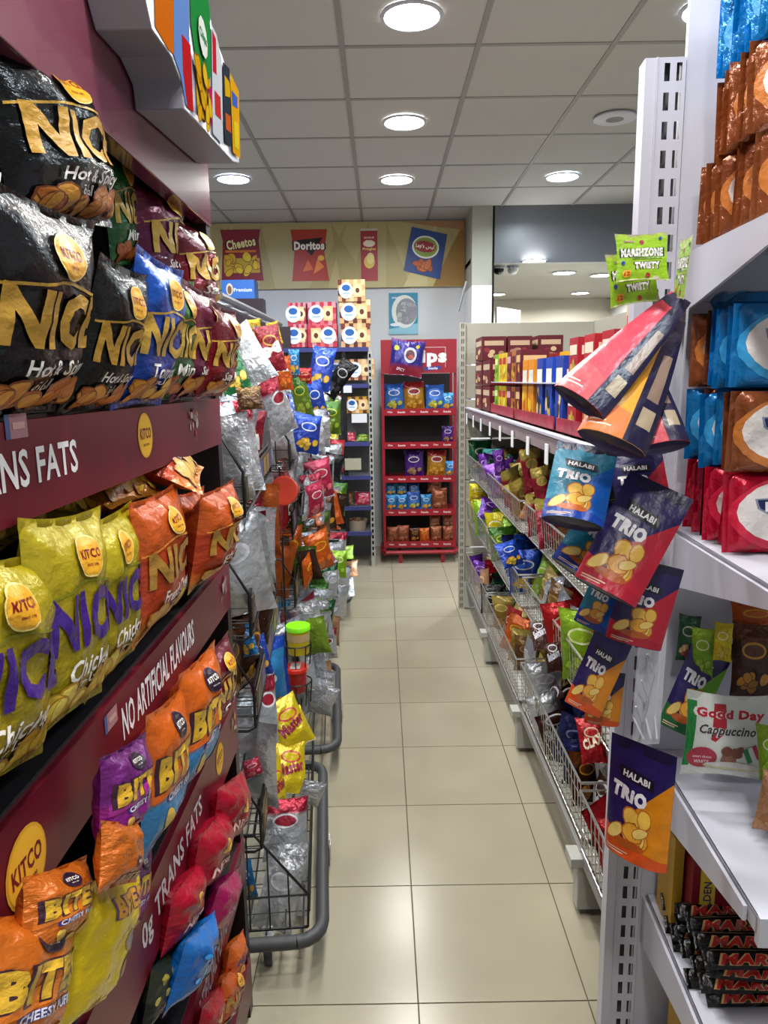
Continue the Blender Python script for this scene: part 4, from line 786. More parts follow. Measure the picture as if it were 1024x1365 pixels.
for x in (X0+.15, X1-.12): rk(MB().box(x-.016, x+.016, YF-.03, YF, 0, .09), 'foot', RED); rk(MB().box(x-.016, x+.016, YB-.05, YB-.02, 0, .09), 'foot', RED)
gen('curls', '#b07a1c', '#8c1c20', '#e8e4e0', ['#5a3a10', '#e0b040', '#c89030'], back='#8c5a20'); gen('choco', '#4a1c7c', '#3a1868', '#e0d8e8', ['#2a1048', '#a88a60', '#8a6a48'], back='#3a2060')
gen('bluechip', '#3a70c0', '#2a5ab0', '#e0e4f0', ['#8a7a2a', '#d8cc50', '#a8b040'], back='#2a4a90'); gen('copper', '#8a4a2c', '#9a5030', '#c07a50', ['#5a2818', '#c08058', '#a06040'], back='#7a4028')
NAMES.update(curls='yellow and red', choco='purple', bluechip='light blue', copper='copper-brown')
ROWS = [(1.355, [('bluechip', .03, .17), ('curls', .2, .18), ('bluechip', .39, .16), ('skybag', .53, .11)]), (1.065, [('choco', .53, .11)]), (.765, [('choco', .2, .17), ('curls', .395, .17), ('skybag', .56, .1)]),
        (.465, [('skybag', .02, .1), ('skybag', .12, .1), ('bluechip', .22, .12), ('skybag', .34, .1), ('copper', .44, .14)]), (.17, [('copper', .03, .1), ('copper', .12, .11), ('choc', .24, .09), ('orange', .33, .09), ('copper', .43, .1), ('copper', .54, .1)])]
SN = ['top', 'second', 'third', 'fourth', 'bottom']
for (z, l), sn in zip(ROWS, SN):
    for k, (des, x, w_) in enumerate(l):
        put_bag(des, pose((X0+x+w_/2, YF+.07, z+.002), w_*1.04, rnd.uniform(-.1, .1), .06, rnd.uniform(-.04, .04), 1.02), '%s bag, %s from the left on the %s shelf of the red stand' % (NAMES[des], ORD[k].replace('nearest', 'first'), sn), 'crisps', 'bags on the red crisp stand', var=k % 3)
for k, (des, x, w_, z) in enumerate((('skybag', .02, .1, .6), ('skybag', .12, .1, .6), ('bluechip', .23, .1, .6), ('copper', .40, .13, .62), ('copper', .42, .1, .3), ('copper', .54, .1, .3))):
    put_bag(des, pose((X0+x+w_/2, YF+.1, z), w_, rnd.uniform(-.2, .2), .2, 0, .8), '%s bag, %s of the upper layer in the lower half of the red stand' % (NAMES[des], ORD[k].replace('nearest', 'first')), 'crisps', 'bags on the red crisp stand', var=k % 3)
plain('hangpack', zones((0, '#8c2438'), (.28, '#2c2478'), (.95, '#9a3048')), [('E', .1, .55, .2, .2, '#b8bcd0'), ('E', .1, .55, .14, .13, '#5a2c38'), ('E', .12, .5, .1, .05, '#a0402c'), ('E', -.34, .7, .08, .07, '#b8b42a'), ('E', .3, .78, .06, .05, '#b8a828'), ('T', 'SPICY', -.15, .16, .08, '#e0c8d8', {'w': .26, 'rot': -.2})], A=.95, t=.2, n=(14, 14), back=zones((0, '#5a3050')))
ybag('hangpack', (517, 500), (562, 505), (533, 452), 6.25, 6.25, 6.28, 'purple and pink pack hung over the red header sign', cat='snack bag')

# ------------------------------------------------------------------ long gondola on the right
Gn = empty('gondola_shelving', (.6, 3.4, 0)); tag(Gn, 'long grey gondola with wire baskets down the right side of the aisle', 'shelving')
GI = Matrix.Translation((-.6, -3.4, 0))
def nk(mb, name, m, bev=0): o = mb.build(name, m, Gn, bev); o.matrix_parent_inverse = GI; return o
XB = 1.44; XF = .585; YS = [1.50, 1.96, 2.94, 3.93, 4.97]
for y in YS[1:-1]:
    nk(MB().box(.575, XB, y-.02, y+.03, .02, .17), 'base_foot', GREY, .003); nk(MB().box(.55, .75, y-.03, y+.04, .17, .20), 'foot_cap', GREY, .002)
    nk(MB().box(.59, .62, y-.01, y+.02, 0, .03), 'levelling_foot', mat('dull_steel2', rough=.4, metal=.6, col='#77797c')); nk(MB().box(XB-.03, XB, y-.02, y+.02, 0, 2.0), 'back_post', CREAM)
nk(MB().box(.575, XB, 4.93, 4.965, .02, .2), 'base_foot', GREY)
for a, b in zip(YS, YS[1:]):
    nk(MB().box(.585, .60, a, b-.004, .175, .205), 'base_rail', mat('base_rail_grey', rough=.4, col='#7c7a78', metal=.2), .002); nk(MB().box(.605, XB, a, b-.004, .20, .208), 'base_deck', CREAM)
    for z0 in (.0, .4, .8, 1.2, 1.6): nk(MB().box(XB, XB+.02, a, b-.003, z0+.003, z0+.397), 'back_panel', CREAM)
    sh = nk(MB().box(.60, XB, a, b-.004, 1.40, 1.425), 'shelf', CREAM, .002)
    ra = MB(); ra.box(.578, .60, a, b-.003, 1.372, 1.43, '#8f8088'); rail = nk(ra, 'price_rail', mat('price_rail_face', rough=.35, col='#86787e')); 
    o = MB().box(.572, .602, a, b-.003, 1.428, 1.437).build('rail_lip', WHITE, rail); 
    for k in range(3):
        y = a+(b-a)*(.2+.33*k)
        if b-a > .6: MB().box(.568, .572, y-.02, y+.02, 1.33, 1.40).build('price_tag', WB, rail)
# end panels with their slotted post
for z0, z1 in ((.02, .45), (.455, .93), (.935, 1.22), (1.225, 1.49), (1.495, 1.72), (1.725, 2.0)): nk(MB().box(.575, 1.46, 4.972, 4.99, z0, z1-.006), 'end_panel', CREAM, .002)
def slotted(x0, x1, y, z0, z1, cols, pitch=.05, sh=.031, sw=.0075, depth=.03, m=WHITE, face=-1):
    """a steel post whose face is pierced by rows of slots"""
    mb = MB(); n = int((z1-z0)/pitch); xs = [x0]
    for c in cols: xs += [c-sw/2, c+sw/2]
    xs.append(x1)
    for k in range(n):
        a = z0+k*pitch; b = a+pitch; s0 = a+(pitch-sh)/2; s1 = s0+sh
        mb.add([(x0, y, a), (x1, y, a), (x1, y, s0), (x0, y, s0)], [(0, 1, 2, 3)]); mb.add([(x0, y, s1), (x1, y, s1), (x1, y, b), (x0, y, b)], [(0, 1, 2, 3)])
        for i in range(0, len(xs), 2): mb.add([(xs[i], y, s0), (xs[i+1], y, s0), (xs[i+1], y, s1), (xs[i], y, s1)], [(0, 1, 2, 3)])
    zt = z0+n*pitch
    for x in (x0, x1): mb.add([(x, y, z0), (x, y+depth, z0), (x, y+depth, zt), (x, y, zt)], [(0, 1, 2, 3)])
    mb.add([(x0, y, zt), (x1, y, zt), (x1, y+depth, zt), (x0, y+depth, zt)], [(0, 1, 2, 3)])
    return mb
nk(slotted(.535, .575, 4.955, .0, 2.0, [.549, .561], sw=.006), 'slotted_post', CREAM)
nk(MB().box(.537, .573, 4.97, 4.985, 0, 2.0), 'post_core', DG)
def basket(y0, y1, z0, z1, xo=0, x1=1.08):
    b = MB(); xf = XF+xo; r = .0017
    b.tube([(xf, y0, z1), (xf, y1, z1)], .0042, 6); b.tube([(xf, y0, z1), (x1, y0, z1)], .0042, 6); b.tube([(xf, y1, z1), (x1, y1, z1)], .0035, 5)
    for z in (z0, z0+(z1-z0)*.33, z0+(z1-z0)*.66):
        b.tube([(xf+.01, y0, z), (xf+.01, y1, z)], .0028 if z == z0 else r, 5); b.tube([(xf+.01, y0, z), (x1, y0, z)], r, 4)
    n = max(6, int((y1-y0)/.036))
    for k in range(n+1): y = y0+(y1-y0)*k/n; b.tube([(xf, y, z1), (xf+.01, y, z0), (xf+.12, y, z0)], r, 4, cap=False)
    for k in range(1, 12): x = xf+(x1-xf)*k/12; b.tube([(x, y0, z1), (x, y0, z0)], r, 4, cap=False)
    for k in range(1, 8): x = xf+(x1-xf)*k/8; b.tube([(x, y0, z0), (x, y1, z0)], r, 4, cap=False)
    o = nk(b, 'wire_basket', CHROME); MB().box(xf+.02, x1, y0, y1, z0-.006, z0-.002).build('tray', GREY, o); return o
BK = {'top': (.985, 1.12), 'middle': (.66, .80), 'lower': (.23, .42)}
for nm, (z0, z1) in BK.items():
    for j, (a, b) in enumerate(((3.95, 4.93), (2.96, 3.91), (1.98, 2.92), (1.50, 1.94))):
        basket(a, b, z0, z1, xo=(-.012 if j % 2 else 0))
for z in (1.27,): nk(MB().box(.9, XB, 1.5, 4.95, .96, .975), 'shelf', CREAM)
PAL = {('top', 0): ['darkgreen', 'redbag', 'teal', 'purple', 'purple', 'darkgreen', 'gold', 'darkgreen'], ('top', 1): ['purple', 'darkgreen', 'crimson', 'gold', 'crimson', 'gold', 'tan', 'crimson'], ('top', 2): ['crimson', 'gold', 'crimson', 'brownbag', 'gold', 'greenbag', 'darkgreen', 'gold'], ('top', 3): ['gold', 'tan', 'greenbag', 'crimson'],
       ('middle', 0): ['yellow', 'yellow', 'purple', 'yellow', 'lime', 'purple', 'lime', 'yellow'], ('middle', 1): ['lime', 'greenbag', 'blackbag', 'navy', 'bluebag', 'bluebag', 'bluebag', 'lime'], ('middle', 2): ['gold', 'silver', 'brownbag', 'silver', 'redbag', 'silver', 'lime', 'redbag'], ('middle', 3): ['gold', 'silver', 'brownbag', 'silver'],
       ('lower', 0): ['purple', 'purple', 'tan', 'redbag', 'tan', 'darkgreen', 'blackbag', 'darkgreen'], ('lower', 1): ['gold', 'gold', 'redbag', 'orange', 'gold', 'brownbag', 'silver', 'gold'], ('lower', 2): ['silver', 'snick', 'silver', 'snick', 'navy', 'navy', 'choc', 'snick'], ('lower', 3): ['clax', 'clax', 'darkgreen', 'teal']}
BAYS = [(3.95, 4.93), (2.96, 3.91), (1.98, 2.92), (1.50, 1.94)]; BN = ['farthest', 'third', 'second', 'nearest']
for (tn, j), pal in PAL.items():
    z0, z1 = BK[tn]; a, b = BAYS[j]; n = 8 if j < 3 else 4; q = random.Random(j*7+len(tn))
    for row, x in ((0, .665), (1, .79)):
        for k in range(n):
            des = pal[(n-1-k) % len(pal)] if row == 0 else pal[(n-1-k+2) % len(pal)]
            y = a+(b-a)*(k+.5)/n; w_ = q.uniform(.125, .16)*(1.1 if tn != 'lower' else 1)
            M = pose((x+q.uniform(-.02, .02), y, z0+.004), w_, math.radians(q.choice([-20, 10, 35, -50, -80, -75])+q.uniform(-12, 12)), q.uniform(.0, .35), q.uniform(-.3, .3), q.uniform(.85, 1.05))
            put_bag(des, M, '%s bag, %s in the %s row, %s basket, %s right bay' % (NAMES[des], ORD[k], ['front', 'back'][row], tn, BN[j]), 'snack bag', 'snack bags in the right wire baskets', var=q.randint(0, 2)).name = 'sweet_bag'
for k, (a, b, c, y, lb) in enumerate((((697, 800), (760, 790), (722, 722), 2.95, 'large royal blue bag'),)):
    ybag('bluebag', (673, 760), (700, 752), (686, 722), 3.0, 3.05, 3.1, 'large glossy royal blue bag lying in the middle basket')
ybag('snick', (712, 868), (735, 866), (722, 826), 2.42, 2.42, 2.5, 'dark brown chocolate bag with white lettering, left of a pair'); ybag('snick', (730, 898), (752, 896), (744, 850), 2.25, 2.25, 2.3, 'dark brown chocolate bag with white lettering, right of a pair', 1)
ybag('clax', (776, 1020), (812, 1018), (792, 955), 1.78, 1.78, 1.85, 'red bag with cream lettering standing near the orange pouch', 1)
ybag('purple', (660, 634), (675, 632), (683, 595), 3.6, 3.6, 3.6, 'purple bag poking up over the rim of the top basket'); ybag('crimson', (700, 660), (728, 655), (722, 595), 3.0, 3.0, 3.0, 'crimson and gold bag standing tall in the top basket'); ybag('crimson', (715, 680), (740, 675), (745, 610), 2.7, 2.7, 2.7, 'gold and maroon bag beside the tall crimson one', 1)
ybag('yellow', (625, 668), (650, 668), (637, 644), 4.6, 4.6, 4.6, 'bright yellow bag with white panel hanging over the middle basket rim'); ybag('purple', (636, 690), (668, 700), (652, 664), 4.3, 4.3, 4.4, 'purple bag with white panel resting on the yellow ones', 1)

# cartons and wafer packs on the top shelf
def wbox(x0, x1, y0, y1, z0, z1, col, label, cat='carton', name='wafer_carton', pr=None, grp='cartons on the right shelf'):
    t = MB().box(x0, x1, y0, y1, z0, z1, col).build(name, CARD); tag(t, label, cat, grp)
    if pr: flat_print(pr(y0, y1, z0, z1), (x0, 0, 0), (0, -1, 0), (0, 0, 1), parent=t); flat_print(pr(-x1, -x0, z0, z1), (0, y0, 0), (1, 0, 0), (0, 0, 1), parent=t) if 0 else None
    return t
Zs = 1.437
def deco(cols, seed):
    def f(y0, y1, z0, z1):
        q = random.Random(seed); w_, h_ = y1-y0, z1-z0; r = []
        r.append(('B', -y1+w_*.08, z0+h_*.62, -y0-w_*.08, z0+h_*.84, cols[0]))
        for k in range(5): r.append(('E', q.uniform(-y1+w_*.2, -y0-w_*.2), z0+h_*q.uniform(.15, .5), w_*.14, h_*.1, cols[1+k % (len(cols)-1)]))
        return r
    return f
def deco_x(t, x0, x1, y, z0, z1, cols, seed):
    q = random.Random(seed); w_, h_ = x1-x0, z1-z0; r = [('B', x0+w_*.1, z0+h_*.62, x1-w_*.1, z0+h_*.82, cols[0])]
    for k in range(6): r.append(('E', q.uniform(x0+w_*.2, x1-w_*.2), z0+h_*q.uniform(.12, .5), w_*.12, h_*.1, cols[1+k % (len(cols)-1)]))
    flat_print(r, (0, y, 0), (1, 0, 0), (0, 0, 1), parent=t)
n_ = 0
for col_, (xa, ya) in enumerate((( .63, 4.55), (.79, 4.55), (.63, 4.2), (.79, 4.2), (.97, 4.5), (.97, 4.15))):
    for lv in range(3 if col_ in (0, 1, 4) else 2):
        t = wbox(xa, xa+.15, ya, ya+.3, Zs+lv*.15, Zs+lv*.15+.145, '#5e1420', 'maroon wafer carton, %s layer of the %s stack at the far shelf end' % (['bottom', 'middle', 'top'][lv], ORD[col_].replace('nearest', 'first')), pr=deco(['#c8b090', '#8c2c30', '#d8b080', '#b89878'], n_)); n_ += 1
        deco_x(t, xa, xa+.15, ya, Zs+lv*.15, Zs+lv*.15+.145, ['#c8a888', '#8c3038', '#d0b088', '#a87860'], n_)
WC = [('#7fb01c', 'lime green', 3.95), ('#d8b81c', 'yellow', 3.82), ('#d8b81c', 'yellow', 3.70), ('#6c1830', 'plum', 3.56), ('#a8641c', 'amber', 3.44), ('#5c1424', 'maroon', 3.32), ('#d88a14', 'orange-yellow', 3.16), ('#d88a14', 'orange-yellow', 3.03), ('#1c40a0', 'blue', 2.86), ('#1c48b0', 'blue', 2.70), ('#1c40a0', 'blue', 2.54), ('#a8202c', 'red', 2.36), ('#b8242c', 'red', 2.18), ('#b01820', 'red', 2.0)]
WD = {'lime green': ['#e0e8a0', '#4a7a14', '#b8d850'], 'yellow': ['#b82830', '#e8e070', '#c88a20'], 'plum': ['#d8a0b0', '#a8741c', '#3a0c1c'], 'amber': ['#5c1420', '#e0b848', '#3a1410'], 'maroon': ['#d8b080', '#c89838', '#8c2c38'], 'orange-yellow': ['#d8d8d0', '#e8c030', '#c86014'], 'blue': ['#e8e8e0', '#c8a868', '#302018', '#d8c090'], 'red': ['#e8d8c0', '#c8a850', '#b89040', '#d8bc68']}
for k, (c, nm, y) in enumerate(WC):
    tall = .27 if nm in ('orange-yellow', 'blue') else .155
    for lv in range(1 if tall > .2 else 2):
        z0 = Zs+.004+lv*(tall+.012)
        for xx in ((.635,) if lv or tall > .2 else (.635,)):
            t = wbox(xx, xx+.13, y, y+.105, z0, z0+tall-.01, c, '%s wafer pack, %s from the near shelf end, %s' % (nm, ORD[len(WC)-1-k], 'upper one' if lv else 'standing at the front'), cat='wafer pack', name='wafer_pack', pr=deco(WD[nm], k), grp='wafer packs on the right shelf')
            deco_x(t, xx, xx+.13, y, z0, z0+tall-.01, WD[nm], k)
    if k % 2: wbox(.80, 1.0, y, y+.24, Zs, Zs+.30, ['#6a1420', '#c8a01c', '#8c1c28'][k % 3], '%s carton standing behind the wafer packs, %s along' % (['maroon', 'yellow', 'red'][k % 3], ORD[(len(WC)-k)//2].replace('nearest', 'first')), name='wafer_carton')
TRY = mat('tray_print', rough=.4, col='#8c2034', var=.35, vscale=20)
for k, (a, b) in enumerate(((3.4, 4.1), (2.6, 3.36), (1.98, 2.56))):
    T = empty('display_tray', (.62, a, Zs)); tag(T, 'maroon printed display tray lip, %s from the near end of the right shelf' % ORD[2-k], 'tray')
    MB().box(0, .004, 0, b-a, 0, .05).build('front_lip', TRY, T); MB().box(0, .16, 0, b-a, 0, .003).build('tray_base', TRY, T)
    if k < 3: 
        s = MB().box(.0, .2, 0, b-a, .166, .171).build('upper_sheet', WHITE, T)
for k in range(3): wbox(1.25, 1.4, 3.3+k*.16, 3.43+k*.16, Zs, 1.98+.02*k, ['#8ab83a', '#b8c89a', '#c8b88a'][k], '%s tall thin carton behind the hanging pouches' % ['lime green', 'pale green', 'beige'][k], pr=deco(['#c04048', '#e8e8d8', '#6aa030'], k))

# ------------------------------------------------------------------ white end unit at the right
EA = math.radians(-3.6); EO = Vector((.572, 1.445, 0))
EM = Matrix.Translation(EO) @ Matrix.Rotation(EA, 4, 'Z')
En = empty('end_shelf_unit', EO, EA); tag(En, 'white steel shelf unit with slotted post at the right edge of the photo', 'shelf unit')
MB().box(0, .62, 0, .012, .0, 2.75).build('back_panel', WHITE, En)
m_ = slotted(-.076, -.002, -.005, 0, 2.22, [-.036, -.014], sw=.010, sh=.031, depth=.04); m_.box(-.056, -.053, -.008, -.004, 0, 2.2); m_.build('slotted_post', WHITE, En)
MB().box(-.072, -.006, .02, .034, 0, 2.2).build('post_core', DG, En)
MB().box(-.10, -.03, -.03, .03, 0, .05).build('post_foot', GREY, En, .003)
EZ = [1.855, 1.325, .825, .47, .12]
for z in EZ:
    s = MB(); s.box(.012, .60, -.50, -.002, z-.006, z); s.box(.012, .60, -.50, -.494, z-.045, z); s.box(.012, .016, -.50, -.002, z-.03, z); o = s.build('shelf', WHITE, En, .001)
    b = MB(); b.add([(.004, 0, z-.005), (.004, -.47, z-.005), (.004, -.47, z-.03), (.004, -.12, z-.10), (.004, 0, z-.12), (.010, 0, z-.005), (.010, -.47, z-.005), (.010, -.47, z-.03), (.010, -.12, z-.10), (.010, 0, z-.12)],
          [(0, 1, 2, 3, 4), (9, 8, 7, 6, 5), (0, 5, 6, 1), (1, 6, 7, 2), (2, 7, 8, 3), (3, 8, 9, 4), (4, 9, 5, 0)]); b.build('bracket', WHITE, o)
    if z < 1.5: MB().box(.012, .60, -.508, -.5, z-.045, z+.004).build('edge_rail', WHITE, o)
def emx(x, y, z, w_, yaw=0, lean=0, roll=0, hs=1): return EM @ pose((x, y, z), w_, yaw, lean, roll, hs)
def brick(key, a, b, txt, sub, fc='#ece6e2', A=.65, tc='#1c2a5c'):
    its = [('E', -.0, .32, .46, .30, b), ('E', .02, .34, .43, .26, fc), ('P', [(-.28, .45), (.3, .47), (.26, .36), (.1, .3), (-.16, .31), (-.26, .37)], '#8890a8'), ('P', [(-.26, .44), (.28, .455), (.24, .365), (.1, .315), (-.15, .325), (-.24, .375)], tc), ('T', txt, .0, .385, .08, '#f0f0f4', {'bold': .05, 'w': .4}), ('T', sub, -.02, .22, .07, '#5a4638', {'shear': .2, 'w': .3})]
    plain(key, lambda x, z, a=hexc(a): a, its, A=A, t=.17, name='biscuit_pack', kind='brick', n=(22, 12), back=None)
brick('b_brown', '#8a4a26', '#c87a3a', 'Prime', 'Hazelnut'); brick('b_blue', '#0a78c0', '#3aa0dc', 'Prime', 'Vanilla'); brick('b_red', '#c00c34', '#d82848', 'Prime', 'Cherry'); brick('b_dark', '#2c1418', '#4a2a20', 'Prime', 'Cocoa')
NB = dict(b_brown='brown', b_blue='bright blue', b_red='crimson', b_dark='dark brown')
PK = [(1.855, ['b_brown']*6, 'bottom', 'top shelf'), (1.985, ['b_brown']*5, 'second', 'top shelf'), (2.12, ['b_blue']*5, 'upper', 'top shelf'), (2.25, ['b_blue']*3, 'highest', 'top shelf'),
      (1.325, ['b_red', 'b_red', 'b_red', 'b_dark', 'b_red', 'b_red'], 'bottom', 'second shelf'), (1.46, ['b_brown', 'b_brown', 'b_blue', 'b_blue', 'b_brown', 'b_blue'], 'middle', 'second shelf'), (1.60, ['b_blue', 'b_blue', 'b_blue', 'b_blue', 'b_brown', 'b_brown'], 'upper', 'second shelf')]
for z, L_, ln, sn in PK:
    q = random.Random(int(z*100))
    for k, des in enumerate(L_):
        y = -.255+k*.038 + (.0 if z != 2.25 else .05)
        put_bag(des, emx(.12+q.uniform(-.006, .012), y, z+.002+q.uniform(0, .006), .205, q.uniform(-.05, .05), q.uniform(-.04, .08), q.uniform(-.03, .03), 1.0), '%s biscuit pack, %s from front, %s layer, %s of white unit' % (NB[des], ORD[k].replace('nearest', 'first'), ln, sn), 'biscuits', 'biscuit packs on the white end unit', var=k % 3)
put_bag('b_blue', emx(.14, -.20, 1.745, .205, .1, PI/2-.1, 0, 1.0), 'bright blue biscuit pack lying flat on top of the second shelf stack', 'biscuits')
def trio(key, a, b, c, base='#17123a', word='TRiO', sky=None):
    its = [('P', [(.5, 1.15), (.5, .0), (-.0, .0), (-.12, .55)], b), ('P', [(-.5, .36), (-.5, 0), (.5, 0), (.5, .12), (.0, .2)], c),
           ('C', -.36, .3, .16, .62, 9, .15, ['#b86a1c', '#f0c050', '#e8a838', '#f4d478'], 5), ('E', -.05, .2, .25, .06, '#b85a1c'),
           ('P', [(-.32, 1.16), (.22, 1.1), (.24, .96), (-.28, 1.0)], '#14131c'), ('T', 'HALABI', -.04, 1.055, .085, '#f0eef4', {'w': .42, 'bold': .04, 'rot': -.08}),
           ('T', word, -.12, .82, .19, '#f4f2f8', {'w': .56, 'bold': .07, 'rot': -.1}), ('B', -.42, .07, -.05, .085, '#e8c8b0'), ('B', -.42, .04, -.12, .053, '#e8c8b0')]
    plain(key, zones((0, sky or '#241a5c'), (.9, sky or '#241a5c'), (1.42, '#1e1650')), its, A=1.5, t=.34, name='snack_pouch', n=(16, 22), m=MATTE, kind='pouch', back=zones((0, '#1c163e')), base=base, wr=.8, pmat=MATTE)
trio('t_orange', '#241a5c', '#e08a14', '#d8541c'); trio('t_red', '#241a5c', '#c02038', '#b01430'); trio('t_blue', '#0f4aa8', '#0c5ab8', '#0a3a98', sky='#1a7a98'); trio('t_green', '#1c2a6a', '#6aa828', '#1c6a3a')
def tback(key, a, c):
    its = [('P', [(.02, 1.9), (.5, 1.9), (.5, 0), (.12, 0)], '#1d1738'), ('B', .2, .25, .42, .5, '#a89880'), ('B', .2, .62, .4, 1.3, '#8a7466'), ('P', [(-.5, 0), (.12, 0), (.08, .35), (-.5, .5)], c), ('B', -.42, .1, -.1, .12, '#e8d0c0'), ('B', -.42, .15, -.2, .17, '#e8d0c0')]
    plain(key, zones((0, a), (1, a)), its, A=1.9, t=.34, name='snack_pouch', n=(16, 22), m=MATTE, kind='pouch', back=zones((0, '#1c163e')), base='#282148', wr=.9, pmat=MATTE, taper=.6)
tback('t_ored', '#c8384c', '#d04850'); tback('t_oamb', '#e8a028', '#f0783c'); tback('t_ored2', '#b83a48', '#c04a58')
def pouch(des, BL, BR, TC, y0, y1, yt, label, var=0, kz=False): return ybag(des, BL, BR, TC, y0, y1, yt, label, var, 'hanging snack pouches', 'snack pouch', kz=kz)
pouch('t_orange', (806, 1128), (890, 1158), (858, 992), 1.20, 1.11, 1.16, 'orange and purple pouch hanging lowest, in front of the slotted post', 0, True)
pouch('t_red', (764, 768), (848, 812), (886, 648), 1.14, 1.10, 1.17, 'red and purple pouch with white lettering, largest in the middle of the hanging bunch', 1)
pouch('t_red', (806, 848), (882, 868), (872, 750), 1.22, 1.20, 1.22, 'red pouch half hidden under the largest red one', 2)
pouch('t_blue', (764, 826), (808, 846), (806, 756), 1.29, 1.27, 1.29, 'small blue pouch below left of the largest red one')
pouch('t_orange', (752, 934), (800, 958), (815, 842), 1.27, 1.24, 1.28, 'orange pouch tilted to the left above the lowest one', 1)
pouch('t_orange', (778, 962), (826, 968), (830, 900), 1.34, 1.33, 1.34, 'dark orange pouch hidden behind the tilted orange one', 2)
pouch('t_blue', (720, 690), (806, 706), (822, 604), 1.13, 1.10, 1.2, 'blue and teal pouch, upper of the two at the left of the bunch', 1)
pouch('t_blue', (734, 742), (806, 792), (814, 672), 1.21, 1.19, 1.24, 'blue pouch under the teal-cornered one', 2)
pouch('t_ored', (738, 514), (806, 560), (902, 392), 1.13, 1.09, 1.24, 'pinkish red pouch stretched out leftwards, topmost of the bunch')
pouch('t_oamb', (768, 574), (862, 610), (900, 425), 1.10, 1.06, 1.26, 'amber and orange pouch hanging between the two red ones', 1)
pouch('t_ored2', (848, 604), (922, 590), (900, 430), 1.10, 1.08, 1.28, 'pink-red pouch hanging right of the amber one, dark base showing', 2)
pouch('t_red', (826, 700), (900, 690), (900, 600), 1.24, 1.22, 1.27, 'dark blue topped pouch hidden at the centre of the bunch', 0)
# strip the pouches hang from
hs = MB()
a = at(904, 402, 'y', 1.31); b = at(868, 985, 'y', 1.20)
T = empty('clip_strip', a); tag(T, 'clear plastic clip strip from which the snack pouches hang', 'clip strip')
for dx in (-.022, 0, .018):
    s = MB().tube([(dx, 0, 0), (dx-.02, -.03, -.4), (dx-.045, -.07, -.75), ((b-a).x+dx*.6, (b-a).y, (b-a).z)], .0022, 6); s.build('strip', CLEAR, T)
s = MB(); s.add([(-.03, .004, -.35), (.02, .004, -.35), (-.02, -.08, -.80), (-.07, -.08, -.80), (-.03, .006, -.35), (.02, .006, -.35), (-.02, -.078, -.80), (-.07, -.078, -.80)], [(0, 1, 2, 3), (7, 6, 5, 4), (0, 4, 5, 1), (1, 5, 6, 2), (2, 6, 7, 3), (3, 7, 4, 0)]); s.build('plastic_sheet', CLEAR, T)
k = MB(); k.tube([(.01, .12, .0), (.01, .02, .0), (.0, -.01, .01), (0, -.012, .03)], .004, 8); k.tube([(0, -.005, .01), (0, -.005, -.03)], .006, 8); k.build('hook', CHROME, T)
for j in range(3): MB().tube([(-.055-.008*j, -.09, -.62-.05*j), (-.04-.008*j, -.092, -.66-.05*j), (-.05-.008*j, -.093, -.70-.05*j)], .002, 5).build('clip', WHITE, T)
# green card bags at the top of the strip
plain('marsh', zones((0, '#8fb81c'), (.9, '#a0b83a')), [('B', -.5, .0, .5, .03, '#d0d890'), ('T', 'MARSHZONE', .0, .58, .17, '#eceee4', {'w': .84, 'bold': .07, 'out': '#27331f'}), ('T', 'TWISTY', .1, .32, .15, '#f0eae4', {'w': .5, 'bold': .07, 'out': '#3a1f30'}), ('B', -.2, .445, .4, .485, '#7a9a3a'), ('E', .0, .8, .045, .055, '#a02838'), ('E', .36, .86, .035, .04, '#38508c'), ('E', -.38, .38, .04, .045, '#2c4a9c'), ('E', -.3, .16, .09, .09, '#d8a81c'), ('T', '12', -.3, .16, .1, '#c8401c', {'bold': .05}), ('E', .1, .1, .045, .055, '#b03828'), ('T', 'sweets', -.25, .82, .05, '#b0608c', {'w': .2})], A=.98, t=.05, name='card_bag', n=(14, 14), m=MATTE, wr=.35, back=zones((0, '#a8a484')))
ybag('marsh', (821, 377), (892, 374), (860, 310), 1.20, 1.2, 1.21, 'lime green sweet bag with grey lettering, front one above the hanging pouches', 0, None, 'sweets')
ybag('marsh', (814, 412), (880, 402), (842, 334), 1.235, 1.235, 1.24, 'lime green sweet bag mostly hidden behind the front lettered one', 1, None, 'sweets')
ybag('marsh', (896, 402), (912, 400), (908, 298), 1.26, 1.20, 1.26, 'pale green sweet bag turned edge-on beside the white post', 2, None, 'sweets')

# things on the third shelf
plain('goodday', zones((0, '#d8dcd8'), (.9, '#e0e2de')), [('P', [(-.5, .1), (-.5, .78), (-.38, .78), (-.42, .1)], '#1c8a3c'), ('P', [(-.18, .78), (-.04, .78), (-.02, .5), (-.14, .38), (-.2, .4)], '#b81c2c'), ('T', 'Good Day', .02, .66, .13, '#c01c34', {'w': .82, 'bold': .05, 'out': '#f0e8e8'}), ('T', 'Cappuccino', .0, .49, .12, '#3c3c3c', {'w': .7, 'shear': .25, 'bold': .03, 'out': '#e8e8e8'}),
      ('E', -.28, .2, .18, .12, '#b83048'), ('T', 'smart choice', -.28, .21, .03, '#f0e0e4'), ('T', 'WHITE', -.28, .15, .04, '#f0e0e4'), ('C', -.02, .2, .16, .3, 8, .07, ['#8a5a48', '#9a6a54', '#84503e'], 2), ('P', [(.2, .32), (.36, .38), (.44, .24), (.28, .17)], '#2c8a4c'), ('P', [(.31, .36), (.36, .38), (.44, .24), (.39, .22)], '#b83040'), ('P', [(.255, .34), (.31, .36), (.39, .22), (.335, .195)], '#e0e4e0'), ('E', .1, .12, .36, .05, '#d8d4a0'), ('E', .1, .13, .34, .035, '#dcdcd8')],
      A=.88, t=.12, name='coffee_pouch', n=(16, 14), m=MATTE, back=zones((0, '#c8ccc8')), wr=.6)
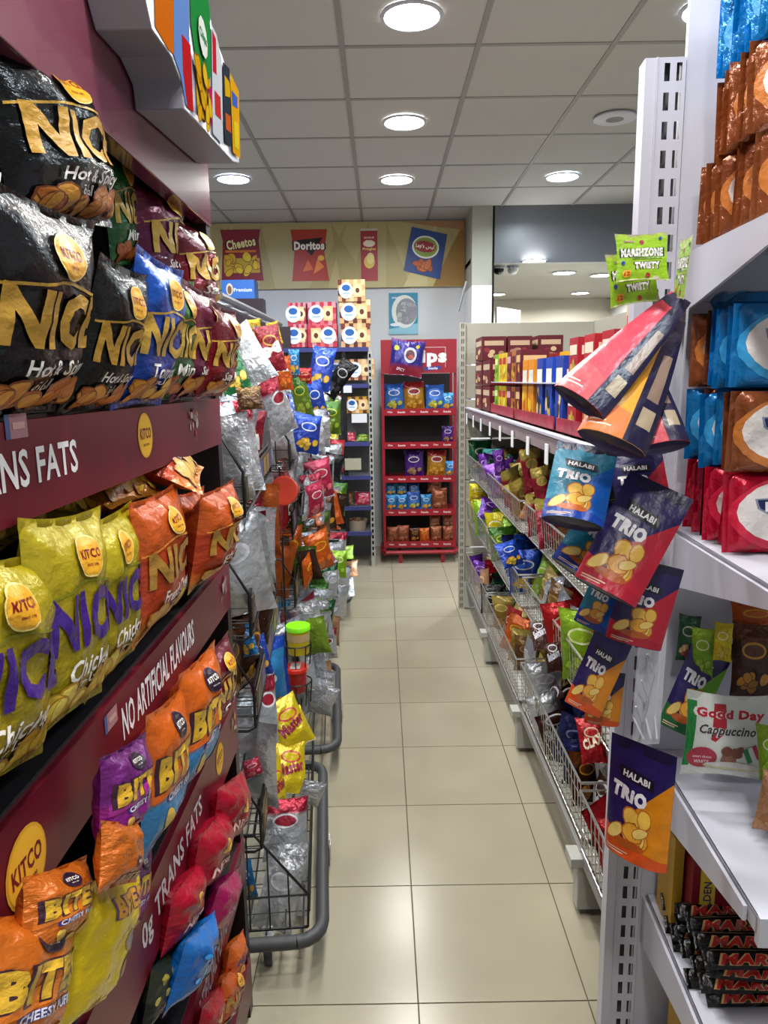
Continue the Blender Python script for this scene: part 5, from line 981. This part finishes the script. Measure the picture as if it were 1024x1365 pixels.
ybag('goodday', (906, 1032), (1020, 1042), (972, 922), 1.24, 1.22, 1.24, 'white cappuccino pouch with red and green stripes standing on the third shelf', 0, None, 'coffee pouch')
ybag('t_green', (876, 962), (928, 985), (922, 836), 1.36, 1.34, 1.38, 'green and blue snack pouch leaning left behind the cappuccino pouch', 0, None, 'snack pouch')
for des, a, b, c, y, lb in (('lime', (918, 900), (950, 905), (936, 800), 1.37, 'lime green pack behind the cappuccino pouch, left one'), ('darkgreen', (900, 880), (930, 885), (925, 792), 1.39, 'dark green pack squeezed beside the leaning green pouch'), ('yellow', (950, 880), (975, 884), (968, 800), 1.33, 'narrow yellow pack between lime and maroon packs'),
                         ('choc', (972, 930), (1030, 935), (1004, 830), 1.33, 'maroon-brown pack behind the cappuccino pouch at right'), ('orange', (975, 850), (1040, 852), (1008, 800), 1.38, 'orange-brown pack lying on top behind the maroon one'), ('lime', (1012, 1040), (1050, 1044), (1034, 950), 1.16, 'lime green pack cut by the right edge beside the cappuccino pouch'),
                         ('tan', (1002, 1104), (1060, 1120), (1040, 1030), 1.12, 'brown twig-like snack pack lying on the third shelf'), ('blackbag', (935, 905), (962, 905), (946, 830), 1.38, 'black pack in the shade behind the yellow one')):
    ybag(des, a, b, c, y, y-.02, y+.01, lb)
# fourth shelf: maroon box, dark bars
p = EM @ Vector((.10, -.12, .47))
b = MB().box(.05, .40, -.16, -.02, .472, .72, '#7c1020').build('chocolate_carton', CARD, None); b.matrix_world = EM; tag(b, 'maroon chocolate bar carton with yellow side label at the back of the fourth shelf', 'carton')
flat_print([('B', .065, .50, .095, .68, '#d8b83a'), ('T', 'GOLDEN', .08, .58, .016, '#3a2a6a', {'rot': PI/2, 'w': .09}), ('P', [(.16, .50), (.28, .54), (.275, .515), (.17, .48)], '#d8a82c'), ('T', 'gold bar', .22, .513, .015, '#7c1020', {'rot': .28})]+[('B', .15, .56+.018*k, .32, .563+.018*k, '#a04850') for k in range(6)], (0, -.16, 0), (1, 0, 0), (0, 0, 1), parent=b)
b = MB().box(.026, .046, -.12, -.03, .472, .69, '#b8902c').build('chocolate_carton', CARD); b.matrix_world = EM; tag(b, 'narrow golden carton standing left of the maroon one', 'carton')
plain('mars', lambda x, z, a=hexc('#0f0d0e'): a, [('T', 'MARS', .02, .1, .11, '#c01c1c', {'w': .7, 'bold': .05, 'shear': .3, 'out': '#e0b070'}), ('B', -.4, .19, .4, .197, '#7a6a50')], A=.21, t=.12, name='chocolate_bar', kind='brick', n=(22, 8))
for lv in range(4):
    for k in range(7 - lv):
        y = -.30+k*.042; q = random.Random(lv*11+k)
        put_bag('mars', emx(.10+q.uniform(-.012, .02), y, .474+lv*.026, .16, q.uniform(-.12, .12), .75+q.uniform(-.1, .1), 0), 'black red-lettered chocolate bar, %s row from the front, %s layer' % (ORD[k].replace('nearest', 'first'), ['bottom', 'second', 'third', 'top'][lv]), 'chocolate bar', 'black chocolate bars on the fourth shelf', var=k % 3)
for k in range(2): put_bag('lime' if 0 else 'b_lilac' if 'b_lilac' in DES else 'silver', emx(.30, -.15+.05*k, .56+.02*k, .08, .1, 1.2, PI/2), 'silvery sachet behind the dark bars, %s one' % ['front', 'rear'][k], 'sachet', var=k)
put_bag('lime', emx(.20, -.13, .565, .09, .3, 1.2, PI/2-.3), 'olive green pack lying on the dark bars against the maroon carton', 'snack bag', var=1)
for k, (x, c, nm) in enumerate(((.06, '#c8a030', 'golden'), (.10, '#b83a5c', 'pink'), (.16, '#3c5aa8', 'blue'), (.24, '#b82838', 'red'))):
    b = MB().box(x, x+.035+.01*k, -.2+.01*k, -.05, .122, .30-.01*k, c).build('sweet_carton', CARD); b.matrix_world = EM; tag(b, '%s carton standing on the lowest visible shelf of the white unit' % nm, 'carton')
    flat_print([('B', x+.006, .2, x+.028, .27, '#e0d0a8'), ('E', x+.017, .17, .01, .015, '#e8d8b0')], (0, -.2+.01*k, 0), (1, 0, 0), (0, 0, 1), parent=b)
